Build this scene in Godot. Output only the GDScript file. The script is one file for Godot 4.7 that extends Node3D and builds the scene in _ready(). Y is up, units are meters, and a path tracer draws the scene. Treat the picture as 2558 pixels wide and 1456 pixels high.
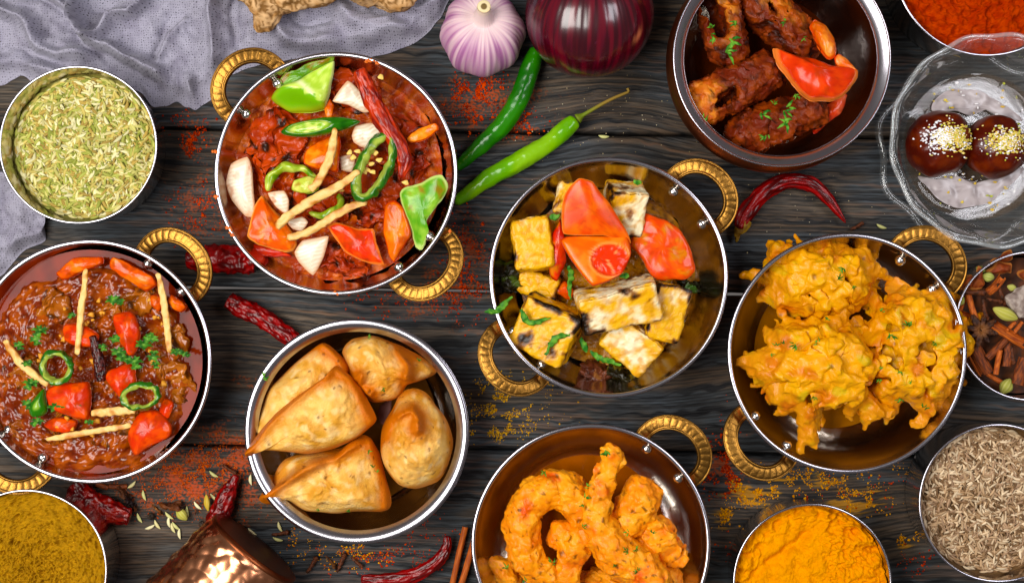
extends Node3D

# ---------------------------------------------------------------- measures
const CAM := 0.95            # height of the camera over the table
const PX := 0.000263         # metres of table per unit of the measuring grid laid over the photograph
var zo := Vector2.ZERO       # origin and step of the detail being measured
var zk := 1.0
var hz := 0.0                # the dish in hand stands this much higher
var n1 := FastNoiseLite.new()
var nf := FastNoiseLite.new()
var nc := FastNoiseLite.new()
var nr := FastNoiseLite.new()
var rng := RandomNumberGenerator.new()
var used := {}
var mats := {}
var bumps := {}


func zoom(x: float, y: float, k: float) -> void:
	zo = Vector2(x, y)
	zk = k


func at(x: float, y: float, h := 0.0) -> Vector3:
	h += hz
	var s := PX * (CAM - h) / CAM
	return Vector3((zo.x + x * zk - 1278.5) * s, h, (zo.y + y * zk - 728.0) * s)


func ms(h := 0.03) -> float:     # metres per step of the current detail
	return zk * PX * (CAM - h) / CAM


func C(hex: String) -> Color:
	var c := Color.html(hex)
	c.s = minf(1.0, c.s * 1.10)
	return c.srgb_to_linear()


func ns(p: Vector3, f: float) -> float:
	return n1.get_noise_3dv(p * f)


func fb(p: Vector3, f: float) -> float:
	return nf.get_noise_3dv(p * f)


func sm(a: float, b: float, x: float) -> float:
	return smoothstep(a, b, x)


# ---------------------------------------------------------------- geometry
class Geo:
	var v := PackedVector3Array()
	var t := PackedVector2Array()
	var c := PackedColorArray()
	var i := PackedInt32Array()

	func grid(nu: int, nv: int, f: Callable, wrap := false) -> Geo:
		var b := v.size()
		for a in nv + 1:
			for e in nu + 1:
				var u := 0.0 if wrap and e == nu else float(e) / nu
				v.append(f.call(u, float(a) / nv))
				t.append(Vector2(float(e) / nu, float(a) / nv))
				c.append(Color.WHITE)
		for a in nv:
			for e in nu:
				var q := b + a * (nu + 1) + e
				i.append_array([q, q + 1, q + nu + 1, q + 1, q + nu + 2, q + nu + 1])
		return self

	func lathe(prof: Array, segs: int, around := TAU) -> Geo:
		var m := prof.size() - 1
		return grid(segs, m, func(u, w):
			var p: Vector2 = prof[int(round(w * m))]
			return Vector3(cos(u * around) * p.x, p.y, sin(u * around) * p.x), around == TAU)

	func sweep(pts: Array, nu: int, nv: int, prof: Callable) -> Geo:
		return grid(nu, nv, func(u, w):
			var p: Vector3 = Geo.spline(pts, w)
			var d: Vector3 = (Geo.spline(pts, minf(w + 0.01, 1.0)) - Geo.spline(pts, maxf(w - 0.01, 0.0))).normalized()
			var side := d.cross(Vector3.UP)
			side = side.normalized() if side.length() > 0.01 else Vector3.RIGHT
			var up := side.cross(d)
			var o: Vector2 = prof.call(u, w)
			return p + side * o.x + up * o.y, true)

	static func spline(pts: Array, w: float) -> Vector3:
		var m := pts.size() - 1
		var k := clampi(int(w * m), 0, m - 1)
		var f := w * m - k
		var a: Vector3 = pts[k]
		var b: Vector3 = pts[k + 1]
		var pre: Vector3 = pts[k - 1] if k > 0 else a * 2.0 - b
		var post: Vector3 = pts[k + 2] if k + 2 <= m else b * 2.0 - a
		return a.cubic_interpolate(b, pre, post, f)

	func slab(line: PackedVector2Array, rings: int, top: Callable, bot: Callable) -> Geo:
		var mid := Vector2.ZERO
		for p in line:
			mid += p / line.size()
		var m := line.size()
		for side in 2:
			var from := v.size()
			grid(m, rings, func(u, w):
				var r: float = 1.0 - pow(1.0 - w, 1.7)
				var q: Vector2 = mid + (line[int(round(u * m)) % m] - mid) * r
				var y: float = top.call(q, r) if side == 0 else bot.call(q, r)
				return Vector3(q.x, y, q.y), true)
			for k in range(from, v.size()):
				t[k] = Vector2(1.0 - pow(1.0 - t[k].y, 1.7), 1.0 - side)
		return self

	func box(size: Vector3, n: int, r: float) -> Geo:
		for face in 6:
			var ax := face % 3
			var sg := 1.0 if face < 3 else -1.0
			grid(n, n, func(u, w):
				var q := Vector3.ZERO
				q[ax] = sg
				q[(ax + 1) % 3] = u * 2.0 - 1.0
				q[(ax + 2) % 3] = w * 2.0 - 1.0
				q = q * size * 0.5
				var lim := size * 0.5 - Vector3(r, r, r)
				var inn := q.clamp(-lim, lim)
				return inn + (q - inn).normalized() * r)
		return self

	func ball(mid: Vector3, r: Vector3, n: int) -> Geo:
		return grid(n * 2, n, func(u, w):
			var s := sin(w * PI) if w < 1.0 and w > 0.0 else 0.0
			return mid + r * Vector3(cos(u * TAU) * s, -cos(w * PI), sin(u * TAU) * s), true)

	func warp(n: FastNoiseLite, f: float, amp: float, from := 0) -> Geo:
		for k in range(from, v.size()):
			var p := v[k] * f
			v[k] += Vector3(n.get_noise_3dv(p), n.get_noise_3d(p.y + 31.0, p.z, p.x), n.get_noise_3d(p.z, p.x - 57.0, p.y)) * amp
		return self

	func paint(f: Callable, from := 0) -> Geo:
		for k in range(from, v.size()):
			c[k] = f.call(v[k], t[k])
		return self

	func move(x: Transform3D, from := 0) -> Geo:
		for k in range(from, v.size()):
			v[k] = x * v[k]
		return self

	func foot() -> Vector3:
		var lo := Vector3.INF
		var hi := -Vector3.INF
		for p in v:
			lo = lo.min(p)
			hi = hi.max(p)
		return Vector3((lo.x + hi.x) * 0.5, lo.y, (lo.z + hi.z) * 0.5)

	func mesh(o := Vector3.ZERO) -> ArrayMesh:
		var a := []
		a.resize(Mesh.ARRAY_MAX)
		var w := v.duplicate()
		if o != Vector3.ZERO:
			for k in w.size():
				w[k] -= o
		a[Mesh.ARRAY_VERTEX] = w
		a[Mesh.ARRAY_TEX_UV] = t
		a[Mesh.ARRAY_COLOR] = c
		a[Mesh.ARRAY_INDEX] = i
		var raw := ArrayMesh.new()
		raw.add_surface_from_arrays(Mesh.PRIMITIVE_TRIANGLES, a)
		var st := SurfaceTool.new()
		st.create_from(raw, 0)
		st.generate_normals()
		st.index()
		return st.commit()


class Field:                     # a solid given by distances on a grid, joined smoothly, meshed as surface nets
	var lo: Vector3
	var h: float
	var nx: int
	var ny: int
	var nz: int
	var d := PackedFloat32Array()

	func _init(a: Vector3, b: Vector3, cell: float) -> void:
		lo = a
		h = cell
		nx = int((b.x - a.x) / h) + 2
		ny = int((b.y - a.y) / h) + 2
		nz = int((b.z - a.z) / h) + 2
		d.resize(nx * ny * nz)
		d.fill(1.0)

	func rod(a: Vector3, b: Vector3, ra: float, rb: float, k: float, cut := false) -> void:
		var m := maxf(ra, rb) + k + h * 3.0
		var p0 := ((a.min(b) - Vector3(m, m, m) - lo) / h).floor()
		var p1 := ((a.max(b) + Vector3(m, m, m) - lo) / h).ceil()
		var ab := b - a
		var l2 := maxf(ab.length_squared(), 1e-12)
		for z in range(maxi(0, int(p0.z)), mini(nz, int(p1.z) + 1)):
			for y in range(maxi(0, int(p0.y)), mini(ny, int(p1.y) + 1)):
				var at0 := (z * ny + y) * nx
				for x in range(maxi(0, int(p0.x)), mini(nx, int(p1.x) + 1)):
					var p := lo + Vector3(x, y, z) * h - a
					var s := clampf(p.dot(ab) / l2, 0.0, 1.0)
					var e := (p - ab * s).length() - lerpf(ra, rb, s)
					var o := d[at0 + x]
					if cut:
						var q := maxf(k - absf(o + e), 0.0) / k
						d[at0 + x] = maxf(o, -e) + q * q * k * 0.25
					else:
						var q2 := maxf(k - absf(o - e), 0.0) / k
						d[at0 + x] = minf(o, e) - q2 * q2 * k * 0.25

	func chain(pts: Array, r: Array, k: float) -> void:
		for j in pts.size() - 1:
			rod(pts[j], pts[j + 1], r[j], r[j + 1], k)

	func shave(at: Vector3, n: Vector3, k: float) -> void:
		for z in nz:
			for y in ny:
				for x in nx:
					var e := (lo + Vector3(x, y, z) * h - at).dot(n)
					var j := (z * ny + y) * nx + x
					var q := maxf(k - absf(d[j] - e), 0.0) / k
					d[j] = maxf(d[j], e) + q * q * k * 0.25

	func into(g: Geo) -> Geo:
		var made := {}
		var off := [0, 1, nx, nx + 1, nx * ny, nx * ny + 1, nx * ny + nx, nx * ny + nx + 1]
		var cor := [Vector3(0, 0, 0), Vector3(1, 0, 0), Vector3(0, 1, 0), Vector3(1, 1, 0), Vector3(0, 0, 1), Vector3(1, 0, 1), Vector3(0, 1, 1), Vector3(1, 1, 1)]
		var edges := [[0, 1], [2, 3], [4, 5], [6, 7], [0, 2], [1, 3], [4, 6], [5, 7], [0, 4], [1, 5], [2, 6], [3, 7]]
		var far := h * 2.5
		for z in nz - 1:
			for y in ny - 1:
				for x in nx - 1:
					var j := (z * ny + y) * nx + x
					if absf(d[j]) > far:
						continue
					var inside := 0
					for o in off:
						if d[j + o] < 0.0:
							inside += 1
					if inside == 0 or inside == 8:
						continue
					var p := Vector3.ZERO
					var n := 0
					for e in edges:
						var a: float = d[j + off[e[0]]]
						var b: float = d[j + off[e[1]]]
						if (a < 0.0) != (b < 0.0):
							p += cor[e[0]].lerp(cor[e[1]], a / (a - b))
							n += 1
					made[j] = g.v.size()
					g.v.append(lo + (Vector3(x, y, z) + p / n) * h)
					g.t.append(Vector2.ZERO)
					g.c.append(Color.WHITE)
		var step := [1, nx, nx * ny]
		for j in made:
			for ax in 3:
				if (d[j] < 0.0) == (d[j + step[ax]] < 0.0):
					continue
				var s1: int = step[(ax + 1) % 3]
				var s2: int = step[(ax + 2) % 3]
				if made.has(j - s1) and made.has(j - s2) and made.has(j - s1 - s2):
					var q := [made[j], made[j - s1], made[j - s1 - s2], made[j - s2]]
					if d[j] < 0.0:
						g.i.append_array([q[0], q[2], q[1], q[0], q[3], q[2]])
					else:
						g.i.append_array([q[0], q[1], q[2], q[0], q[2], q[3]])
		return g


# ---------------------------------------------------------------- objects
func nm(called: String) -> String:
	used[called] = used.get(called, 0) + 1
	return called if used[called] == 1 else "%s_%03d" % [called, used[called] - 1]


func tag(o: Node3D, label: String, category: String, group := "", kind := "") -> Node3D:
	o.set_meta("label", label)
	o.set_meta("category", category)
	if group:
		o.set_meta("group", group)
	if kind:
		o.set_meta("kind", kind)
	return o


func thing(called: String, where: Vector3, label: String, category: String, group := "") -> Node3D:
	var o := Node3D.new()
	o.name = nm(called)
	o.position = where
	add_child(o, true)
	return tag(o, label, category, group)


func part(g: Geo, called: String, m: Material, parent: Node3D, o := Vector3.ZERO) -> MeshInstance3D:
	var r := MeshInstance3D.new()
	r.name = called
	r.mesh = g.mesh(o)
	r.material_override = m
	parent.add_child(r, true)
	return r


func solo(g: Geo, called: String, m: Material, label: String, category: String, group := "", kind := "") -> MeshInstance3D:
	var f := g.foot()
	var r := MeshInstance3D.new()
	r.name = nm(called)
	r.mesh = g.mesh(f)
	r.material_override = m
	r.position = f
	add_child(r, true)
	tag(r, label, category, group, kind)
	return r


func copies(called: String, mesh: Mesh, m: Material, where: Array, cols: Array) -> MultiMeshInstance3D:
	var mm := MultiMesh.new()
	mm.transform_format = MultiMesh.TRANSFORM_3D
	mm.use_colors = true
	mm.mesh = mesh
	mm.instance_count = where.size()
	for k in where.size():
		mm.set_instance_transform(k, where[k])
		mm.set_instance_color(k, cols[k])
	var r := MultiMeshInstance3D.new()
	r.name = nm(called)
	r.multimesh = mm
	r.material_override = m
	return r


# ---------------------------------------------------------------- materials
func bump(f: float, strong: float, cells := false) -> NoiseTexture2D:
	var key := "%s %s %s" % [f, strong, cells]
	if not bumps.has(key):
		var n := FastNoiseLite.new()
		n.seed = 5
		n.frequency = f
		n.noise_type = FastNoiseLite.TYPE_CELLULAR if cells else FastNoiseLite.TYPE_SIMPLEX_SMOOTH
		n.fractal_octaves = 4
		var x := NoiseTexture2D.new()
		x.width = 512
		x.height = 512
		x.seamless = true
		x.noise = n
		x.as_normal_map = true
		x.bump_strength = strong
		bumps[key] = x
	return bumps[key]


# skin: what a thing is made of; the colour comes from its vertices. grain = copies of the bump map per metre
func skin(called: String, rough: float, spec := 0.5, coat := 0.0, grain := 0.0, deep := 1.0, sss := 0.0) -> StandardMaterial3D:
	if mats.has(called):
		return mats[called]
	var m := StandardMaterial3D.new()
	m.resource_name = called
	m.vertex_color_use_as_albedo = true
	m.roughness = rough
	m.metallic_specular = spec * 0.72
	if coat > 0.0:
		m.clearcoat_enabled = true
		m.clearcoat = coat * 0.5
		m.clearcoat_roughness = 0.16
	if grain > 0.0:
		m.normal_enabled = true
		m.normal_texture = bump(0.02, 6.0)
		m.normal_scale = deep
		m.uv1_triplanar = true
		m.uv1_scale = Vector3.ONE * grain
	if sss > 0.0:
		m.subsurf_scatter_enabled = true
		m.subsurf_scatter_strength = sss * 0.25
	mats[called] = m
	return m


func metal(called: String, hex: String, rough: float, grain := 0.0, deep := 0.2) -> StandardMaterial3D:
	if not mats.has(called):
		var m := skin(called, rough, 0.5, 0.0, grain, deep)
		m.albedo_color = Color.html(hex)
		m.metallic = 1.0
	return mats[called]


# ---------------------------------------------------------------- shapes shared by many foods
func pts3(s: String, h0: float, h1 := INF) -> Array:
	var a := s.split_floats(" ", false)
	var out := []
	var n := a.size() / 2
	for k in n:
		out.append(at(a[k * 2], a[k * 2 + 1], lerpf(h0, h0 if h1 == INF else h1, float(k) / maxf(n - 1, 1))))
	return out


func outline(s: String, h: float, segs: int, soft := 1.0) -> PackedVector2Array:
	var p := pts3(s, h)
	var n := p.size()
	var area := 0.0
	for k in n:
		area += p[k].x * p[(k + 1) % n].z - p[k].z * p[(k + 1) % n].x
	if area < 0.0:
		p.reverse()
	var out := PackedVector2Array()
	for k in segs:
		var w := float(k) / segs * n
		var j := int(w)
		var a: Vector3 = p[j]
		var b: Vector3 = p[(j + 1) % n]
		var q := a.lerp(b, w - j).lerp(a.cubic_interpolate(b, p[(j + n - 1) % n], p[(j + 2) % n], w - j), soft)
		out.append(Vector2(q.x, q.z))
	return out


func middle(line: PackedVector2Array) -> Vector2:
	var m := Vector2.ZERO
	for p in line:
		m += p / line.size()
	return m


# a curved piece of even thickness: pepper, tomato, onion
func piece(s: String, h: float, thick: float, dome: float, tilt := Vector2.ZERO, curl := Vector2.ZERO, soft := 0.8, segs := 72, rings := 14) -> Geo:
	var l := outline(s, h, segs, soft)
	h += hz
	thick *= 0.75
	var m := middle(l)
	var f := func(q: Vector2, r: float) -> float:
		var o := q - m
		return h + dome * 0.7 * (1.0 - r * r) + tilt.dot(o) + curl.x * o.x * o.x + curl.y * o.y * o.y
	return Geo.new().slab(l, rings,
		func(q, r): return f.call(q, r) + thick * 0.5 * sqrt(maxf(0.0, 1.0 - pow(r, 18.0))),
		func(q, r): return f.call(q, r) - thick * 0.5 * sqrt(maxf(0.0, 1.0 - pow(r, 9.0))))


func two_tone(g: Geo, top: Color, alt: Color, edge: Color, f := 120.0, band := 0.93, stain := "8a3a0c") -> Geo:
	return g.paint(func(p, uv):
		var c := top.lerp(alt, sm(-0.25, 0.5, fb(p, f)))
		c = c.lerp(C(stain), sm(0.12, 0.42, fb(p + Vector3(1.7, 0, 2.9), 85.0)) * 0.6)
		c = c.lerp(top.lerp(Color.BLACK, 0.45), sm(0.3, 0.6, ns(p, 330.0)) * 0.35)
		return c.lerp(edge, sm(band, band + 0.05, uv.x) if uv.y > 0.5 else 0.8))


func near_line(q: Vector2, line: Array) -> float:
	var best := 1.0
	for k in line.size() - 1:
		var a := Vector2(line[k].x, line[k].z)
		var b := Vector2(line[k + 1].x, line[k + 1].z)
		best = minf(best, q.distance_to(Geometry2D.get_closest_point_to_segment(q, a, b)))
	return best


func round_end(w: float, k: float) -> float:      # rounded ends of a swept body
	var a := clampf(w / k, 0.0, 1.0)
	var b := clampf((1.0 - w) / k, 0.0, 1.0)
	return sqrt(maxf(0.0, 1.0 - (1.0 - a) * (1.0 - a))) * sqrt(maxf(0.0, 1.0 - (1.0 - b) * (1.0 - b)))


func tube(pts: Array, r: Array, nu: int, nv: int, flat := 1.0, ends := 0.06, pow4 := 1.0) -> Geo:
	return Geo.new().sweep(pts, nu, nv, func(u, w):
		var m := r.size() - 1
		var k := clampi(int(w * m), 0, m - 1)
		var q: float = lerpf(r[k], r[k + 1], w * m - k) * round_end(w, ends)
		var a: float = u * TAU
		return Vector2(signf(cos(a)) * pow(absf(cos(a)), pow4), signf(sin(a)) * pow(absf(sin(a)), pow4) * flat) * q)


func ginger_stick(s: String, h0: float, h1: float, wide: float, label: String, group: String) -> void:
	var g := tube(pts3(s, h0, h1), [wide * 0.62, wide, wide * 1.05, wide * 0.95, wide * 0.8], 20, 40, 0.7, 0.03, 0.55)
	g.warp(n1, 220.0, wide * 0.22)
	var seedy := rng.randf() * 9.0
	g.paint(func(p, uv): return C("e2b872").lerp(C("b87a2e"), clampf(sm(0.1, 0.75, ns(p + Vector3(seedy, 0, 0), 110.0)) + sm(0.9, 1.0, absf(uv.y * 2.0 - 1.0)) * 0.35, 0.0, 1.0)))
	solo(g, "ginger_stick", skin("ginger", 0.45, 0.5, 0.2, 40.0, 0.5, 0.1), label, "ginger stick", group)


func chilli_ring(x: float, y: float, h: float, a: float, b: float, turn: float, wide: float, label: String, group: String, lean := Vector2(0.1, 0.15)) -> void:
	var mid := at(x, y, h)
	var k := ms(h)
	var g := Geo.new().grid(28, 64, func(u, w):
		var t: float = w * TAU if w < 1.0 else 0.0
		var e := Vector2(cos(t) * a, sin(t) * b)
		var out := Vector2(cos(t) * b, sin(t) * a).normalized()
		var q: float = u * TAU
		var o: Vector2 = (e + out * cos(q) * wide * 0.5).rotated(turn) * k
		return mid + Vector3(o.x, sin(q) * wide * k * 0.8 + lean.dot(o), o.y), true)
	g.warp(n1, 160.0, 0.0012)
	g.paint(func(p, uv):
		var inn := sm(0.3, -0.5, cos(uv.x * TAU))
		return C("2c6618").lerp(C("a4b44e"), inn).lerp(C("18440e"), sm(0.2, 0.7, ns(p, 150.0)) * 0.5))
	solo(g, "green_chilli_ring", skin("chilli_skin", 0.22, 0.5, 0.5), label, "chilli slice", group)


func herb(g: Geo, mid: Vector3, size: float, turn: float, lobes: int) -> void:
	var from := g.v.size()
	var line := PackedVector2Array()
	for k in 40:
		var a := k / 40.0 * TAU
		var r := size * (0.55 + 0.45 * pow(absf(cos(a * lobes * 0.5)), 0.9)) * (1.0 + 0.2 * sin(a * 11.0 + turn))
		line.append(Vector2(cos(a + turn) * r, sin(a + turn) * r * 0.6))
	var s := turn * 1.7
	g.slab(line, 5, func(q, r): return 0.0006 + 0.25 * size * sin(q.x / size * 2.0 + s) * r + size * 0.2 * sin(q.y / size * 3.0 + s), func(q, r): return 0.0002 * (1.0 - r) + 0.0004 * r + 0.25 * size * sin(q.x / size * 2.0 + s) * r + size * 0.2 * sin(q.y / size * 3.0 + s))
	g.move(Transform3D(Basis(), mid), from)
	g.paint(func(p, uv): return C("24561a").lerp(C("558a2c"), sm(-0.3, 0.7, ns(p, 260.0))).lerp(C("7ea24a"), sm(0.10, 0.0, uv.x)), from)


func herb_strip(g: Geo, pts: Array, wide: float) -> void:
	var from := g.v.size()
	g.sweep(pts, 8, 18, func(u, w): return Vector2(cos(u * TAU) * wide * (0.25 + 0.75 * sin(PI * clampf(w * 0.9 + 0.1, 0, 1))), sin(u * TAU) * wide * 0.22))
	g.warp(n1, 260.0, wide * 0.5, from)
	g.paint(func(p, uv): return C("25631a").lerp(C("6a9c34"), sm(-0.5, 0.6, ns(p, 260.0))), from)


func leaf_at(x: float, y: float, h: float, size: float, turn: float, label: String, group: String, strips := false) -> void:
	var g := Geo.new()
	var k := ms(h)
	if strips:
		for j in 5:
			var a := turn + (j - 2) * 0.55
			var b := at(x, y, h) + Vector3(rng.randf_range(-1, 1), 0, rng.randf_range(-1, 1)) * size * k * 0.3
			var e := b + Vector3(cos(a), 0.12, sin(a)) * size * k * rng.randf_range(0.6, 1.1)
			herb_strip(g, [b, b.lerp(e, 0.5) + Vector3(0, 0.0015, 0), e], size * k * 0.12)
	else:
		herb(g, at(x, y, h), size * k, turn, 5)
		herb(g, at(x + size * 0.7 * cos(turn), y + size * 0.7 * sin(turn), h + 0.001), size * k * 0.7, turn + 1.0, 3)
	solo(g, "dill_sprig" if strips else "coriander_leaf", skin("herb", 0.5, 0.4), label, "herb", group)


func _ready() -> void:
	rng.seed = 7
	n1.seed = 3
	n1.frequency = 1.0
	n1.noise_type = FastNoiseLite.TYPE_SIMPLEX_SMOOTH
	n1.fractal_type = FastNoiseLite.FRACTAL_NONE
	nf.seed = 11
	nf.frequency = 1.0
	nf.noise_type = FastNoiseLite.TYPE_SIMPLEX_SMOOTH
	nf.fractal_octaves = 4
	nr.seed = 17
	nr.frequency = 1.0
	nr.noise_type = FastNoiseLite.TYPE_SIMPLEX_SMOOTH
	nr.fractal_type = FastNoiseLite.FRACTAL_RIDGED
	nr.fractal_octaves = 3
	nc.seed = 23
	nc.frequency = 1.0
	nc.noise_type = FastNoiseLite.TYPE_CELLULAR
	nc.fractal_type = FastNoiseLite.FRACTAL_NONE

	var cam := Camera3D.new()
	cam.name = "camera"
	cam.fov = rad_to_deg(2.0 * atan(728.0 * PX / CAM))
	cam.near = 0.05
	cam.far = 20.0
	add_child(cam)
	cam.look_at_from_position(Vector3(0, CAM, 0), Vector3.ZERO, Vector3(0, 0, -1))
	cam.current = true
	var env := Environment.new()
	env.background_mode = Environment.BG_COLOR
	env.background_color = Color(0.40, 0.38, 0.37)
	env.tonemap_mode = Environment.TONE_MAPPER_LINEAR
	env.tonemap_exposure = 1.0
	env.sdfgi_enabled = true
	env.ssao_enabled = true
	env.ssil_enabled = true
	var we := WorldEnvironment.new()
	we.name = "environment"
	we.environment = env
	add_child(we)
	softbox("key_softbox", Vector3(-0.55, 1.1, 0.02), Vector3(0.0, 0.0, 0.0), Vector2(0.65, 0.8), 2.0, Color(1.0, 0.99, 0.97))
	softbox("fill_softbox", Vector3(0.72, 1.0, -0.25), Vector3(0.0, 0.0, 0.0), Vector2(0.35, 0.6), 0.6, Color(0.97, 0.97, 1.0))

	table()
	cloth()
	bowls()
	left_and_top()
	chicken_dish()
	gravy_dish()
	samosa_dish()
	paneer_dish()
	kebab_dish()
	pakora_dish()
	prawn_dish()
	spices()
	dessert()
	chillies()
	strewn()


func softbox(called: String, where: Vector3, to: Vector3, size: Vector2, energy: float, tint: Color) -> void:
	var l := AreaLight3D.new()
	l.name = called
	l.area_size = size
	l.light_energy = energy
	l.light_color = tint
	l.area_range = 6.0
	l.area_attenuation = 2.0
	l.shadow_enabled = true
	add_child(l)
	l.look_at_from_position(where, to, Vector3(0, 0, -1))


# ---------------------------------------------------------------- the wooden table
const DUST := ["1182 235 70 60", "1230 275 140 90", "478 355 45 60", "500 520 90 90", "1160 660 75 140", "490 1165 160 75", "440 1225 170 70", "590 1130 110 90", "1805 1180 70 70", "1080 740 120 60", "560 1250 140 80", "620 960 40 20"]
const STAINS := ["1890 1222 75 45", "1870 1250 40 14", "2130 1245 60 30", "2010 1190 90 14", "1815 1290 30 22", "2265 1345 28 12", "2190 1230 40 20", "2030 1180 60 12"]

func table() -> void:
	zoom(0, 0, 1)
	var t := Node3D.new()
	t.name = "table_top"
	t.rotation.y = -0.0137
	t.set_meta("kind", "structure")
	t.set_meta("label", "dark weathered wooden table top of wide planks")
	add_child(t)
	var wide := 0.1042
	var long := 1.1
	for k in 6:
		var mid := -0.1042 - 0.0521 - 0.1042 + k * wide
		var off := [0.013, -0.02, 0.0, 0.03, -0.01, 0.02]
		var g := Geo.new()
		var zz := [-0.5, -0.5, -0.496, -0.487, -0.475, 0.0, 0.475, 0.487, 0.496, 0.5, 0.5]
		var yy := [-0.022, -0.004, -0.0016, -0.0004, 0.0, 0.0, 0.0, -0.0004, -0.0016, -0.004, -0.022]
		g.grid(60, 10, func(u, w):
			var j := int(round(w * 10))
			var x: float = (u - 0.5) * long
			var edge := n1.get_noise_2d(x * 30.0, k * 9.0 + (0.0 if j < 5 else 5.0)) * 0.0006
			return Vector3(x, yy[j], zz[j] * (wide - 0.0016) + edge * (1.0 if j != 5 else 0.0)))
		for q in g.t.size():
			g.t[q] = Vector2(g.v[q].x / long + 0.5, clampf(g.v[q].z / wide + 0.5, 0.002, 0.998))
		var r := part(g, "plank", plank_wood(k, mid, wide, long), t)
		r.position = Vector3(off[k] * 0.0, 0.0, mid)


func plank_wood(k: int, mid: float, wide: float, long: float) -> StandardMaterial3D:
	var outer := k == 0 or k == 5
	var w := 512 if outer else 1700
	var h := 96 if outer else 300
	var im := Image.create(w, h, false, Image.FORMAT_RGB8)
	var hi := Image.create(w, h, false, Image.FORMAT_RGB8)
	var dark := Color.html("1b1b1c")
	var blue := Color.html("49525a")
	var brown := Color.html("5a4a3b")
	var pale := Color.html("756a5c")
	var rust := Color.html("8a5232")
	var knots := [Vector4(0.07, -0.11, 0.05, 0.03), Vector4(-0.19, 0.05, 0.07, 0.035), Vector4(0.2, 0.06, 0.08, 0.03), Vector4(-0.1, 0.185, 0.09, 0.03), Vector4(0.28, 0.15, 0.06, 0.03), Vector4(-0.3, -0.07, 0.06, 0.02)]
	var spots := []
	for s in STAINS:
		var a: PackedFloat64Array = s.split_floats(" ")
		var p := at(a[0], a[1])
		spots.append(Vector4(p.x, p.z, a[2] * PX, a[3] * PX))
	var near := []
	for s in spots:
		if absf(s.y - mid) < wide * 0.6 + s.w * 1.6:
			near.append(s)
	spots = near
	var hazy := []
	for s in DUST:
		var a: PackedFloat64Array = s.split_floats(" ")
		var p := at(a[0], a[1])
		if absf(p.z - mid) < wide * 0.6 + a[3] * PX * 1.6:
			hazy.append(Vector4(p.x, p.z, a[2] * PX, a[3] * PX))
	for y in h:
		var z: float = mid + (float(y) / h - 0.5) * wide
		for x in w:
			var px: float = (float(x) / w - 0.5) * long
			var g := z + n1.get_noise_2d(px * 5.0, z * 14.0 + k * 7.0) * 0.0022
			for q in knots:
				var ex: float = (px - q.x) / q.z
				var ez: float = (z - q.y) / q.w
				if absf(ex) < 2.2 and absf(ez) < 2.2:
					g += q.w * 0.42 * exp(-ex * ex - ez * ez)
			var fine := n1.get_noise_2d(px * 4.0 + k * 31.0, g * 480.0)
			var mids := n1.get_noise_2d(px * 5.0 - k * 13.0, g * 240.0 + 0.4 * n1.get_noise_2d(px * 60.0, g * 90.0))
			var tiny := n1.get_noise_2d(px * 60.0, g * 1300.0)
			var broad := nf.get_noise_2d(px * 6.0 + k * 5.0, g * 34.0)
			var tone := nf.get_noise_2d(px * 5.0 + 40.0, z * 16.0 + k * 3.0)
			var ridge := clampf(0.54 + fine * 0.52 + mids * 0.28 + tiny * 0.32, 0.0, 1.0)
			var c := blue.lerp(brown, smoothstep(-0.2, 0.35, tone * 1.3 + 0.6 * broad - px * 0.2))
			c = c.lerp(pale, clampf(smoothstep(0.05, 0.55, broad) * 0.55, 0.0, 1.0))
			c = c.lerp(rust, smoothstep(0.25, 0.6, mids * 0.6 - tone) * 0.35)
			c = dark.lerp(c, clampf(0.08 + ridge * 0.95, 0.0, 1.0))
			c = c.lerp(Color.html("15161a"), smoothstep(0.52, 0.8, -mids + tiny * 0.15))
			for s in spots:
				var e: float = Vector2((px - s.x) / s.z, (z - s.y) / s.w).length()
				if e < 1.5:
					var m := smoothstep(0.1, 0.45, nf.get_noise_2d(px * 30.0, g * 150.0) + 0.35 * (1.0 - e) + 0.15 * fine)
					c = c.lerp(Color.html("c88a10"), m * smoothstep(1.5, 0.7, e) * 0.85)
			c = Color(c.r * 0.90, c.g * 0.88, c.b * 0.86)
			for s in hazy:
				var e: float = Vector2((px - s.x) / s.z, (z - s.y) / s.w).length()
				if e < 1.6:
					var m := smoothstep(0.12, 0.55, n1.get_noise_2d(px * 420.0, z * 420.0) * 0.45 + nf.get_noise_2d(px * 45.0, z * 60.0) * 0.7 + 0.38 * (1.0 - e))
					c = c.lerp(Color.html("b0400e"), m * smoothstep(1.6, 0.6, e) * 0.62)
			im.set_pixel(x, y, c)
			hi.set_pixel(x, y, Color(ridge, ridge, ridge))
	var m := StandardMaterial3D.new()
	m.resource_name = "weathered_wood"
	m.albedo_texture = ImageTexture.create_from_image(im)
	m.heightmap_enabled = true
	m.heightmap_texture = ImageTexture.create_from_image(hi)
	m.heightmap_scale = 0.07
	m.roughness = 0.62
	m.metallic_specular = 0.35
	m.texture_repeat = false
	return m


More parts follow.
